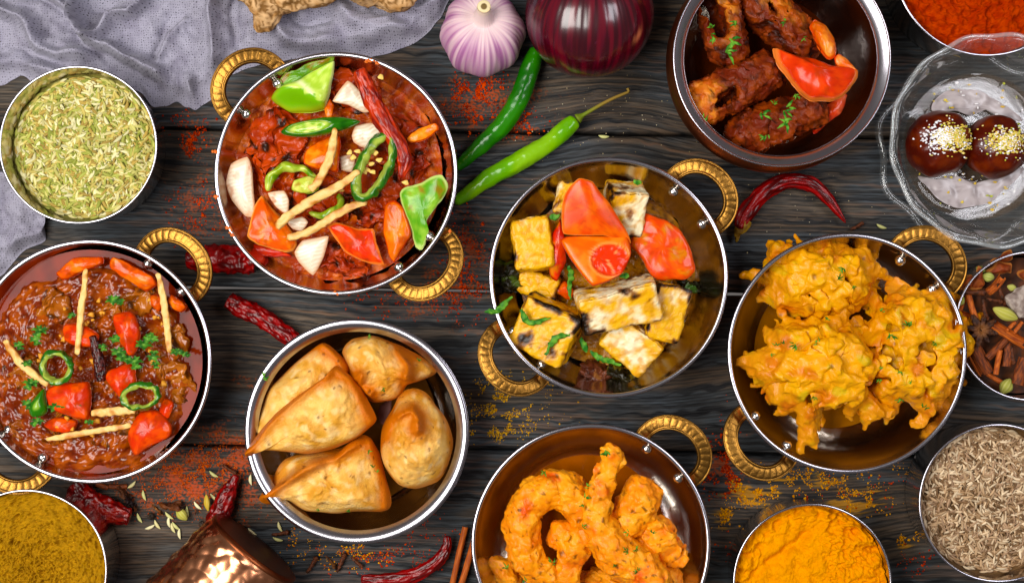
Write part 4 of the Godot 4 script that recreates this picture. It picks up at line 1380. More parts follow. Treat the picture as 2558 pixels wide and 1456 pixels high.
# ---------------------------------------------------------------- vegetable fritters
func fritter(mid: Array, half: Array, h: float, tall: float, arms: Array, seed_: int, label: String) -> void:
	rng.seed = seed_
	var k := ms(h)
	var c := at(mid[0], mid[1], h)
	var rx: float = half[0] * k
	var rz: float = half[1] * k
	var turn: float = half[2]
	var pad := 0.020
	var bx := absf(rx * cos(turn)) + absf(rz * sin(turn))
	var bz := absf(rx * sin(turn)) + absf(rz * cos(turn))
	var f := Field.new(c - Vector3(bx + pad, 0.012, bz + pad), c + Vector3(bx + pad, tall + 0.012, bz + pad), 0.00115)
	var put := func(x: float, z: float, y: float) -> Vector3:
		var q := Vector2(x * rx, z * rz).rotated(turn)
		return c + Vector3(q.x, y, q.y)
	for j in 26:                                     # the clump
		var a := rng.randf() * TAU
		var r := sqrt(rng.randf()) * 0.78
		var e := Vector2(cos(a), sin(a)) * r
		var e2 := e + Vector2.from_angle(rng.randf() * TAU) * 0.35
		f.rod(put.call(e.x, e.y, tall * 0.30), put.call(e2.x, e2.y, tall * rng.randf_range(0.25, 0.45)), rng.randf_range(0.007, 0.0095), rng.randf_range(0.006, 0.009), 0.007)
	var ribbons := []
	for j in 84:                                     # shreds of vegetable in batter
		var a := rng.randf() * TAU
		var r := sqrt(rng.randf()) * 0.92
		var p := Vector2(cos(a), sin(a)) * r
		var dir := Vector2.from_angle(a + rng.randf_range(-1.1, 1.1) + (PI if rng.randf() < 0.3 else 0.0))
		var bend := rng.randf_range(-0.6, 0.6)
		var pts := []
		var rad := []
		var step := rng.randf_range(0.16, 0.28)
		var thick := rng.randf_range(0.0016, 0.0036)
		var lift := rng.randf_range(-0.0015, 0.0045)
		for q in 4:
			var rr := minf(p.length(), 1.15)
			var dome := tall * (0.42 + 0.52 * sqrt(maxf(0.0, 1.0 - rr * rr * 0.8)))
			pts.append(put.call(p.x, p.y, dome - 0.002 + lift * sin(q * 1.1) - 0.006 * sm(0.8, 1.1, rr)))
			rad.append(thick * (1.0 if q < 3 else 0.6))
			p += dir * step
			dir = dir.rotated(bend * 0.5)
		if j % 8 == 0:
			ribbons.append([pts, thick * rng.randf_range(1.2, 1.9), rng.randf_range(-0.5, 0.5), rng.randf_range(-0.1, 0.25)])
		elif j % 8 != 4:
			f.chain(pts, rad, 0.0028)
		else:
			ribbons.append([pts, thick * 1.15, rng.randf_range(-0.9, 0.9), rng.randf_range(-0.1, 0.25)])
	for s in arms:                                   # the shreds that stick out
		var q := pts3(s, h + tall * 0.45, h + tall * 0.25)
		var rad := []
		for j in q.size():
			rad.append(lerpf(0.0052, 0.0022, float(j) / (q.size() - 1)))
		f.chain(q, rad, 0.0045)
	var g := Geo.new()
	f.into(g)
	for rb in ribbons:
		var from := g.v.size()
		var tw: float = rb[2]
		g.sweep(rb[0], 14, 26, func(u, w):
			var a: float = u * TAU
			var q := Vector2(signf(cos(a)) * pow(absf(cos(a)), 0.8) * rb[1] * 1.45, sin(a) * minf(rb[1] * 0.42, 0.0011)) * round_end(w, 0.14) * (0.8 + 0.3 * sin(w * 5.0 + tw * 7.0))
			return q.rotated(tw + w * 0.5))
		for q in range(from, g.v.size()):
			g.t[q].x = absf(cos(g.t[q].x * TAU))
			g.t[q].y = 2.0 + rb[3]
	g.warp(nf, 38.0, 0.0042)
	g.warp(nr, 70.0, 0.0013)
	g.warp(nf, 200.0, 0.0007)
	g.paint(func(p, uv):
		var n: float = fb(p, 75.0) + (uv.y - 2.0 if uv.y > 1.5 else 0.0)
		var col := C("e09a08").lerp(C("e8ac14"), sm(-0.2, 0.4, n))
		col = col.lerp(C("cf780c"), sm(0.08, 0.5, fb(p + Vector3(4, 0, 0), 50.0)))
		col = col.lerp(C("b87a0c"), sm(-0.1, -0.6, nr.get_noise_3dv(p * 42.0)) * 0.5).lerp(C("a8b02a"), sm(0.5, 0.7, ns(p, 60.0)) * 0.4)
		var rim_q := Vector2((p.x - c.x), (p.z - c.z)).rotated(-turn)
		var out := Vector2(rim_q.x / rx, rim_q.y / rz).length()
		col = col.lerp(C("b8620a"), sm(0.72, 1.15, out + 0.35 * fb(p, 90.0)) * 0.42)
		if uv.y > 1.5:
			col = col.lerp(C("c26a0c"), sm(0.75, 1.0, uv.x) * 0.6)
		return col.lerp(C("6a3408"), sm(0.42, 0.7, fb(p + Vector3(0, 6, 0), 70.0)) * 0.8))
	solo(g, "fritter", skin("fried_batter", 0.38, 0.45, 0.12, 50.0, 0.7, 0.12), label, "fritter", "vegetable fritters")


func oil_film(x: float, y: float, r: float, h: float, hex: String, label: String) -> void:
	var mid := at(x, y, 0.05) * Vector3(1, 0, 1) + Vector3(0, h, 0)
	var g := Geo.new().grid(72, 10, func(u, w): return mid + Vector3(cos(u * TAU), 0, sin(u * TAU)) * r * (1.0 - w) * (1.0 + 0.03 * sin(u * TAU * 5.0)), true)
	g.paint(func(p, _uv): return C(hex).lerp(C(hex) * 0.55, sm(-0.3, 0.5, fb(p, 50.0))))
	solo(g, "frying_oil", skin("oil", 0.07), label, "oil")


func pakora_dish() -> void:
	zoom(0, 0, 1)
	oil_film(890, 1078, 0.0500, 0.0052, "7a5020", "amber frying oil under the samosas")
	oil_film(2117, 883, 0.0535, 0.0062, "9a620c", "golden frying oil under the vegetable fritters")
	oil_film(1476, 1359, 0.0535, 0.0062, "9c5408", "orange frying oil under the battered prawns")
	oil_film(1954, 144, 0.0560, 0.0075, "5c2a0c", "dark brown fat at the bottom of the kebab pot")
	zoom(1769, 556, 0.4427)
	fritter([610, 320], [255, 175, 0.15], 0.020, 0.034, ["830 250 870 160 855 110", "890 230 960 260 1020 325", "400 200 375 150 365 155", "680 240 690 180 670 170", "380 430 340 400 320 405"], 101, "vegetable fritter at the top left of its bowl")
	fritter([1120, 690], [255, 285, 0.3], 0.024, 0.036, ["1250 430 1320 420 1385 415", "1320 620 1390 620 1440 628", "1300 560 1350 555 1375 560", "1300 860 1390 800 1420 770", "1180 1000 1230 1040 1200 1110 1140 1120", "1010 920 1020 1000 1030 1050", "1230 920 1310 950 1320 1010"], 202, "biggest vegetable fritter at the right, a shred over the rim")
	fritter([610, 800], [290, 240, 0.2], 0.027, 0.036, ["360 760 260 760 185 768", "420 880 300 850 225 830", "520 1040 540 1150 520 1270", "560 1080 585 1190 600 1260", "900 1010 900 1080 885 1150", "700 560 740 520 735 500", "780 900 830 980 845 1000", "400 960 380 960 370 960", "950 1040 1010 1060 1020 1070"], 303, "vegetable fritter in front at the lower left with dangling shreds")
	for l in [[490, 690, 36], [385, 690, 26], [425, 685, 24], [620, 680, 30], [585, 775, 30], [357, 740, 22], [1130, 580, 36], [1030, 630, 36], [1280, 680, 26], [755, 260, 36], [735, 320, 30], [1080, 840, 26], [965, 885, 26], [1075, 990, 30], [1220, 1050, 30], [975, 825, 22], [1145, 905, 22], [820, 360, 22], [665, 545, 22], [980, 500, 26], [600, 980, 24]]:
		leaf_at(l[0], l[1], 0.0605, l[2], rng.randf() * 6.0, "small dark green dill fleck on the yellow fritters", "dill flecks on the fritters", true)


# ---------------------------------------------------------------- prawns
func prawn(paths: Array, label: String, seed_: int, rough := 0.0032) -> void:
	rng.seed = seed_
	var lo := Vector3.INF
	var hi := -Vector3.INF
	var all := []
	for p in paths:
		var pt := pts3(p[0], p[1], p[2])
		var rad := []
		for r in p[3]:
			rad.append(r * ms(p[1]))
		var fine := []
		var fr := []
		var n := pt.size() * 3
		for j in n + 1:
			var w := float(j) / n
			fine.append(Geo.spline(pt, w))
			var m := rad.size() - 1
			var q := clampi(int(w * m), 0, m - 1)
			fr.append(lerpf(rad[q], rad[q + 1], w * m - q) * (1.0 + 0.09 * sin(j * 2.1 + seed_)))
			lo = lo.min(fine[j] - Vector3.ONE * (fr[j] + 0.006))
			hi = hi.max(fine[j] + Vector3.ONE * (fr[j] + 0.006))
		all.append([fine, fr])
	var f := Field.new(lo, hi, 0.0012)
	for a in all:
		f.chain(a[0], a[1], 0.003)
		for j in a[0].size() * 3:                    # blebs of batter
			var q: int = rng.randi() % a[0].size()
			var dir := Vector3(rng.randf_range(-1, 1), rng.randf_range(-0.2, 1), rng.randf_range(-1, 1)).normalized()
			var o: Vector3 = a[0][q] + dir * a[1][q] * 0.88
			f.rod(o, o + Vector3(rng.randf_range(-1, 1), 0, rng.randf_range(-1, 1)) * 0.004, 0.0022, 0.0016, 0.003)
	var g := Geo.new()
	f.into(g)
	g.warp(nf, 75.0, rough * 0.85)
	g.warp(nf, 230.0, 0.0012)
	g.paint(func(p, _uv):
		var c := C("e88a10").lerp(C("f0a226"), sm(-0.3, 0.4, fb(p, 60.0)))
		c = c.lerp(C("d8601a"), sm(0.15, 0.6, fb(p + Vector3(3, 0, 0), 42.0)))
		c = c.lerp(C("f2b440"), sm(0.25, 0.55, fb(p, 240.0)) * 0.6).lerp(C("a8500a"), sm(0.2, 0.55, fb(p + Vector3(0, 3, 1), 170.0)) * 0.7)
		return c.lerp(C("5a3408"), sm(0.62, 0.72, ns(p, 170.0)) * 0.8))
	solo(g, "battered_prawn", skin("prawn_batter", 0.42, 0.45, 0.08, 50.0, 0.9, 0.1), label, "prawn", "battered prawns")


func prawn_dish() -> void:
	zoom(1137.2, 1023.5, 0.2967)
	prawn([["1480 1620 1300 1500 1000 1560", 0.014, 0.014, [150, 170, 150]]], "battered prawn lowest in the bowl, below the others", 9)
	prawn([["330 1290 400 1340 470 1440", 0.022, 0.022, [30, 70, 80]]], "small orange prawn end at the left wall", 3)
	prawn([["1840 1420 1760 1400 1640 1330 1520 1500", 0.024, 0.022, [60, 110, 130, 140]]], "battered prawn at the lower right", 4)
	prawn([["1640 980 1700 1080 1800 1180 1880 1210", 0.034, 0.032, [90, 130, 110, 60]], ["1570 1130 1650 1200 1760 1270", 0.032, 0.030, [70, 100, 60]]], "crumbly batter coated prawn at the right", 5, 0.006)
	prawn([["1530 610 1560 740 1500 880 1400 980", 0.036, 0.034, [50, 150, 160, 130]], ["1600 700 1670 690", 0.036, 0.036, [60, 40]]], "thick battered prawn right of the upright tail", 6)
	prawn([["1090 1020 1000 1150 960 1290 880 1480", 0.036, 0.034, [110, 120, 95, 90]], ["900 1010 860 1100", 0.034, 0.032, [80, 60]]], "straight battered prawn between the curled one and the big one", 7)
	prawn([["1080 930 1020 760 900 670 760 680 620 780 565 920 560 1060 590 1230 680 1350 800 1400 900 1450", 0.038, 0.038, [110, 135, 140, 135, 125, 125, 130, 130, 105, 70, 45]]], "large curled orange prawn forming a ring at the left", 8)
	prawn([["1300 330 1320 420 1270 540 1210 680 1180 820 1190 950", 0.050, 0.046, [45, 75, 70, 85, 95, 110]], ["1200 960 1290 1110 1400 1240 1560 1340 1660 1480", 0.046, 0.040, [105, 150, 165, 170, 180]]], "biggest prawn with its tail pointing up and its ridged body below", 10)
	for l in [[1270, 350, 60], [1120, 650, 40], [1100, 740, 44], [1080, 800, 36], [1075, 980, 36], [750, 520, 40], [430, 1330, 44], [820, 1290, 50], [1450, 1030, 40], [1455, 1190, 44], [1530, 1180, 40], [1655, 1040, 34], [1540, 1360, 40], [590, 1440, 34], [1330, 1300, 30]]:
		leaf_at(l[0], l[1], 0.0555, l[2], rng.randf() * 6.0, "thin green dill strand on the battered prawns", "dill strands on the prawns", true)


# ---------------------------------------------------------------- seeds, powders, whole spices
func seed_mesh(long: float, wide: float, bend: float) -> ArrayMesh:
	var path := [Vector3(-long * 0.5, 0, 0), Vector3(-long * 0.17, 0, bend), Vector3(long * 0.17, 0, bend), Vector3(long * 0.5, 0, 0)]
	var g := Geo.new().sweep(path, 10, 12, func(u, w):
		var r := wide * 0.5 * pow(maxf(sin(PI * clampf(w, 0.02, 0.98)), 0.0), 0.7) * (1.0 + 0.12 * cos(u * TAU * 5.0))
		return Vector2(cos(u * TAU), sin(u * TAU) * 0.75) * r)
	return g.mesh()


func heap(called: String, x: float, y: float, r: float, h: float, count: int, mesh: ArrayMesh, tones: Array, label: String, bed: String, dome: float) -> void:
	zoom(0, 0, 1)
	var mid := at(x, y, 0.05) * Vector3(1, 0, 1) + Vector3(0, h, 0)
	var where := []
	var cols := []
	for k in count:
		var a := rng.randf() * TAU
		var q := sqrt(rng.randf())
		var p := mid + Vector3(cos(a), 0, sin(a)) * q * (r - 0.0021)
		var depth := rng.randf()
		p.y += dome * (1.0 - q * q) + 0.0022 * fb(p, 50.0) - depth * 0.0022
		var b := Basis.from_euler(Vector3(rng.randf_range(-0.45, 0.45), rng.randf() * TAU if q < 0.93 else PI * 0.5 - a + rng.randf_range(-0.3, 0.3), rng.randf_range(-0.35, 0.35)))
		where.append(Transform3D(b.scaled(Vector3.ONE * rng.randf_range(0.8, 1.15)), p))
		cols.append(C(tones[rng.randi() % tones.size()]) * rng.randf_range(0.75, 1.15))
	var g := Geo.new().grid(64, 20, func(u, w):
		var q: float = 1.0 - w
		var p := mid + Vector3(cos(u * TAU) * q * r, 0, sin(u * TAU) * q * r)
		p.y += dome * (1.0 - q * q) + 0.0022 * fb(p, 50.0) - 0.0018
		return p, true)
	g.paint(func(p, _uv): return C(bed))
	var n := copies(called, mesh, skin("dry_seed", 0.5, 0.35), where, cols)
	add_child(n, true)
	tag(n, label, "seeds", "", "stuff")
	part(g, "seed_bed", skin("dry_seed", 0.5), n)


func powder(called: String, x: float, y: float, r: float, h: float, dome: float, tones: Array, lump: Callable, label: String) -> void:
	zoom(0, 0, 1)
	var mid := at(x, y, 0.046) * Vector3(1, 0, 1) + Vector3(0, h, 0)
	var g := Geo.new().grid(300, 150, func(u, w):
		var q: float = 1.0 - w
		var p := mid + Vector3(cos(u * TAU) * q * r, 0, sin(u * TAU) * q * r)
		p.y += dome * (1.0 - q * q) + lump.call((p - mid) / r, q) + 0.0007 * fb(p, 330.0)
		return p, true)
	g.paint(func(p, _uv): return C(tones[0]).lerp(C(tones[1]), sm(-0.4, 0.5, fb(p, 150.0))).lerp(C(tones[2]), sm(0.3, 0.65, ns(p, 420.0)) * 0.5))
	solo(g, called, skin("spice_powder", 0.95, 0.1, 0.0, 45.0, 0.7), label, "spice powder", "", "stuff")


func cinnamon(pts: Array, r: float, open: float, turn: float, label: String, dark := false, group := "cinnamon sticks in the spice tin") -> void:
	var g := Geo.new()
	for side in 2:
		g.grid(24, 30, func(u, w):
			var p := Geo.spline(pts, w)
			var d: Vector3 = (pts[-1] - pts[0]).normalized()
			var s := d.cross(Vector3.UP).normalized()
			var up := s.cross(d)
			var a: float = turn + (u - 0.5) * (TAU - open)
			var rr := r * (1.0 - 0.16 * side) * (1.0 + 0.07 * n1.get_noise_2d(u * 6.0, w * 2.0))
			if u == 0.0 or u == 1.0:
				rr = r * 0.92
			return p + (s * sin(a) + up * -cos(a)) * rr)
	g.paint(func(p, uv): return (C("94481c") if not dark else C("522a14")).lerp(C("c06a2a") if not dark else C("84441e"), sm(-0.4, 0.5, n1.get_noise_2d(uv.x * 22.0, uv.y * 3.0 + label.length()))))
	solo(g, "cinnamon_stick", skin("bark", 0.65, 0.3, 0.0, 40.0, 0.5), label, "cinnamon", group)


func pod(x: float, y: float, h: float, long: float, wide: float, turn: float, label: String, group := "", hex := "a8a44a") -> void:
	var k := ms(h)
	var g := Geo.new().sweep([Vector3(-long, 0, 0) * k, Vector3(-long * 0.3, wide * 0.15, 0) * k, Vector3(long * 0.3, wide * 0.15, 0) * k, Vector3(long, 0, 0) * k], 30, 36, func(u, w):
		var r: float = wide * k * pow(maxf(sin(PI * clampf(w * 0.96 + 0.02, 0.0, 1.0)), 0.0), 0.75) * (1.0 + 0.06 * cos(u * TAU * 9.0) + 0.09 * cos(u * TAU * 3.0))
		return Vector2(cos(u * TAU), sin(u * TAU) * 0.85) * r)
	g.paint(func(p, uv): return C(hex).lerp(C("cfc888"), sm(0.2, 1.0, cos(uv.x * TAU * 9.0)) * 0.4).lerp(C("7c6a30"), sm(0.9, 1.0, absf(uv.y * 2.0 - 1.0))))
	g.move(Transform3D(Basis(Vector3.UP, -turn), at(x, y, h)))
	solo(g, "cardamom_pod", skin("pod", 0.5, 0.35), label, "cardamom", group)


func clove(x: float, y: float, h: float, long: float, turn: float, label: String, group: String, head := true) -> void:
	var k := ms(h)
	var g := Geo.new().sweep([Vector3(-long * 0.5, 0, 0) * k, Vector3(0, 0, long * 0.03) * k, Vector3(long * 0.5, 0, 0) * k], 14, 24, func(u, w):
		var r: float = long * k * (0.075 + 0.05 * w) * round_end(w, 0.06)
		return Vector2(cos(u * TAU), sin(u * TAU)) * r)
	if head:
		g.ball(Vector3(long * 0.56, long * 0.03, 0) * k, Vector3.ONE * long * 0.14 * k, 10)
		for q in 4:
			var a := q * PI * 0.5 + 0.4
			var b := g.v.size()
			g.ball(Vector3.ZERO, Vector3(long * 0.12, long * 0.03, long * 0.07) * k, 6)
			g.move(Transform3D(Basis(Vector3(1, 0, 0), a) * Basis(Vector3(0, 0, 1), 0.7), Vector3(long * 0.5, 0, 0) * k + Vector3(0, cos(a), sin(a)) * long * 0.13 * k), b)
	g.warp(n1, 700.0, 0.0003)
	g.paint(func(p, _uv): return C("5a3018").lerp(C("32190e"), sm(-0.3, 0.5, ns(p, 300.0))))
	g.move(Transform3D(Basis(Vector3.UP, -turn), at(x, y, h)))
	solo(g, "clove", skin("bark", 0.65), label, "clove", group)


func spices() -> void:
	var fennel := seed_mesh(0.0072, 0.0021, 0.0005)
	heap("fennel_seeds", 193, 362, 0.0464, 0.0335, 3400, fennel, ["b9b36a", "a3a552", "cfc58a", "8f9442", "bfae62", "a88f4a", "d6cfa0"], "heap of pale green fennel seeds filling its tin", "6f6a30", 0.0035)
	var cumin := seed_mesh(0.0062, 0.0015, 0.0003)
	heap("cumin_seeds", 2495, 1257, 0.0474, 0.0365, 3600, cumin, ["b89a78", "987a5a", "d0b694", "765a3e", "dcc6a6", "a4866a"], "heap of light brown cumin seeds filling its tin", "5a442a", 0.003)
	powder("turmeric_powder", 2030, 1456, 0.0477, 0.0335, 0.007, ["d88a08", "e2960e", "c87804"], func(p, q): return 0.008 * nr.get_noise_3d(p.x * 3.0, 0, p.z * 3.0) * sm(0.55, 1.0, q) + 0.0022 * nr.get_noise_3d(p.x * 7.0, 3.0, p.z * 9.0) * sm(0.1, 0.45, p.x + 0.2 * q) - 0.004 * exp(-pow((p.x * 0.7 + p.z + 0.62) / 0.07, 2.0)) * sm(0.6, 0.1, absf(p.x + 0.35)) + 0.002 * n1.get_noise_3d(p.x * 5, 0, p.z * 5), "bright orange turmeric powder heaped with cracks in its tin")
	powder("ground_coriander", 66, 1424, 0.0486, 0.0375, 0.004, ["96701a", "a87e20", "7c5a12"], func(p, q): return 0.0035 * nr.get_noise_3d(p.x * 6.0, 0, p.z * 6.0) + 0.0022 * nr.get_noise_3d(p.x * 15.0, 2.0, p.z * 15.0), "mustard brown ground spice with crumbly lumps in its tin")
	powder("chilli_powder", 2466, -92, 0.0562, 0.0360, 0.005, ["9c300a", "b04410", "7a2206"], func(p, q): return 0.004 * nr.get_noise_3d(p.x * 4.0, 0, p.z * 4.0) + 0.0015 * n1.get_noise_3d(p.x * 12.0, 2.0, p.z * 12.0), "red orange chilli powder in the top right tin")
	# whole spices
	zoom(2211.3, 568.6, 0.347)
	var bed := Geo.new().grid(64, 16, func(u, w):
		var p: Vector3 = at(1048, 710, 0.046) * Vector3(1, 0, 1) + Vector3(cos(u * TAU), 0, sin(u * TAU)) * 0.0435 * (1.0 - w)
		return p + Vector3(0, 0.022 + 0.003 * fb(p, 90.0), 0), true)
	bed.paint(func(p, _uv): return C("3a2212").lerp(C("6a3a1a"), sm(-0.3, 0.5, fb(p, 160.0))))
	solo(bed, "spice_bed", skin("bark", 0.65), "layer of broken dark spices at the bottom of the spice tin", "spices", "", "stuff")
	var k := ms(0.03)
	var st := Geo.new()
	for q in 8:
		var b := st.v.size()
		var a := q * TAU / 8.0 + 0.2
		var l: float = 120.0 * k * [1.0, 0.85, 1.1, 0.8, 0.95, 1.15, 0.9, 1.05][q]
		st.sweep([Vector3(0.08 * l, 0, 0), Vector3(0.4 * l, 0.0012, 0), Vector3(0.75 * l, 0.0008, 0), Vector3(l, 0.002, 0)], 18, 24, func(u, w):
			var r := l * 0.19 * pow(sin(PI * clampf(0.12 + w * 0.86, 0, 1)), 0.8)
			var s: float = sin(u * TAU)
			return Vector2(cos(u * TAU) * r, s * r * 0.8 - (0.4 * r * exp(-pow(cos(u * TAU) / 0.25, 2.0)) if s > 0 else 0.0)))
		st.move(Transform3D(Basis(Vector3.UP, -a), Vector3.ZERO), b)
	st.warp(n1, 500.0, 0.0005)
	st.paint(func(p, _uv): return C("4a2c1a").lerp(C("2e1a10"), sm(-0.4, 0.4, ns(p, 330.0))).lerp(C("8a5a30"), sm(0.006, 0.002, Vector2(p.x, p.z).length()) * 0.6))
	st.move(Transform3D(Basis.from_euler(Vector3(0.08, 0, -0.05)), at(690, 737, 0.0385)))
	solo(st, "star_anise", skin("bark", 0.65), "brown eight pointed star anise on top of the spice tin", "star anise")
	cinnamon(pts3("596 770 670 905 742 1040", 0.032, 0.030), 46 * k, 3.6, PI, "widest dark cinnamon quill below the star anise", true)
	cinnamon(pts3("575 825 640 950 700 1060", 0.029, 0.028), 24 * k, 2.0, 0.4, "thin orange cinnamon strip along the left wall of the tin")
	cinnamon(pts3("600 480 625 570 655 655", 0.034, 0.036), 22 * k, 2.4, PI, "cinnamon strip above the star anise")
	cinnamon(pts3("590 490 560 560 530 620", 0.032, 0.030), 14 * k, 2.4, PI, "slim cinnamon splinter at the upper left of the tin")
	cinnamon(pts3("735 940 810 870 885 795", 0.034, 0.034), 28 * k, 3.0, PI, "dark cinnamon quill slanting up to the right", true)
	cinnamon(pts3("800 1055 815 965 832 880", 0.034, 0.036), 19 * k, 1.6, PI, "short upright orange cinnamon stick")
	cinnamon(pts3("885 830 880 915 872 1000", 0.030, 0.031), 38 * k, 2.2, PI, "thick red brown cinnamon stick at the lower right", true)
	cinnamon(pts3("770 690 880 760 1010 840", 0.038, 0.036), 38 * k, 2.0, 0.3, "long orange cinnamon stick right of the star anise")
	cinnamon(pts3("955 1130 980 1040 1010 940", 0.033, 0.033), 50 * k, 3.0, PI, "broad cinnamon quill at the right edge", true)
	cinnamon(pts3("745 465 800 420 848 355", 0.037, 0.035), 30 * k, 1.6, 0.5, "rounded orange cinnamon piece near the top of the tin")
	cinnamon(pts3("735 1048 790 1085 842 1115", 0.030, 0.029), 18 * k, 2.0, PI, "cinnamon splinter at the bottom of the tin")
	cinnamon(pts3("880 740 910 710 940 680", 0.036, 0.036), 14 * k, 2.0, PI, "cinnamon splinter under the green cardamom pod")
	cinnamon(pts3("930 760 960 720 990 680", 0.036, 0.036), 14 * k, 2.0, PI, "cinnamon splinter near the white bark chip")
	cinnamon(pts3("540 620 600 640 660 690", 0.033, 0.033), 26 * k, 2.0, 0.2, "orange cinnamon piece left of the star anise")
	for m in [["740 325 780 260 850 245 912 262 916 330 860 322 800 332", "brown open mace husk near the top of the tin"], ["750 250 800 215 860 180 900 168 912 232 850 245", "topmost brown mace husk under the glass bowl"], ["610 450 640 330 660 280 700 300 712 380 700 450", "red brown bark piece at the upper left of the spices"], ["545 460 580 350 620 330 625 400 600 450", "dark red bark sliver by the tin wall"], ["950 330 1000 290 1060 300 1050 380 980 370", "brown husk at the upper right of the spice tin"]]:
		var g := piece(m[0], 0.036, 0.0025, 0.006, Vector2(0.1, -0.2), Vector2.ZERO, 0.8)
		g.warp(n1, 120.0, 0.001)
		two_tone(g, C("6a2a12"), C("8a4a20"), C("b07038"), 140.0, 0.8)
		solo(g, "spice_husk", skin("bark", 0.65), m[1], "spice husk")
	var ch := piece("858 502 930 462 1010 410 1060 480 1050 600 1000 652 950 640 905 590", 0.040, 0.008, 0.001, Vector2(0.0, 0.1), Vector2.ZERO, 0.2)
	ch.warp(nf, 160.0, 0.0016)
	ch.paint(func(p, _uv): return C("a89a90").lerp(C("7a6a62"), sm(-0.3, 0.5, fb(p, 200.0))))
	solo(ch, "bark_chip", skin("bark", 0.65), "pale grey bark chip at the right of the spice tin", "bark")
	pod(868, 618, 0.042, 98, 44, 0.42, "large green cardamom pod in the middle of the spice tin")
	pod(745, 352, 0.037, 44, 34, 0.2, "small green cardamom pod near the top of the spice tin", "", "9aa050")
	pod(532, 522, 0.034, 46, 40, -0.9, "green cardamom pod against the left wall of the spice tin", "", "9aa050")
	pod(872, 1140, 0.032, 62, 46, -1.0, "green cardamom pod at the bottom of the spice tin", "", "9a9a4a")
	pod(690, 300, 0.034, 36, 26, 0.4, "green cardamom pod tucked under the red brown bark", "", "7f8a3a")
	pod(915, 430, 0.037, 36, 24, 0.3, "green cardamom bit beside the pale bark chip", "", "a0a050")
	clove(620, 462, 0.037, 160, 0.05, "dark clove lying at the upper left of the spice tin", "")
	clove(840, 470, 0.035, 150, 1.2, "dark clove beside the rounded cinnamon piece", "")
	clove(720, 580, 0.036, 140, 1.4, "dark clove above the star anise", "")
	clove(920, 905, 0.033, 120, 1.5, "dark clove between the cinnamon sticks on the right", "")
	clove(780, 520, 0.036, 110, 0.2, "short dark clove above the cardamom pod", "")


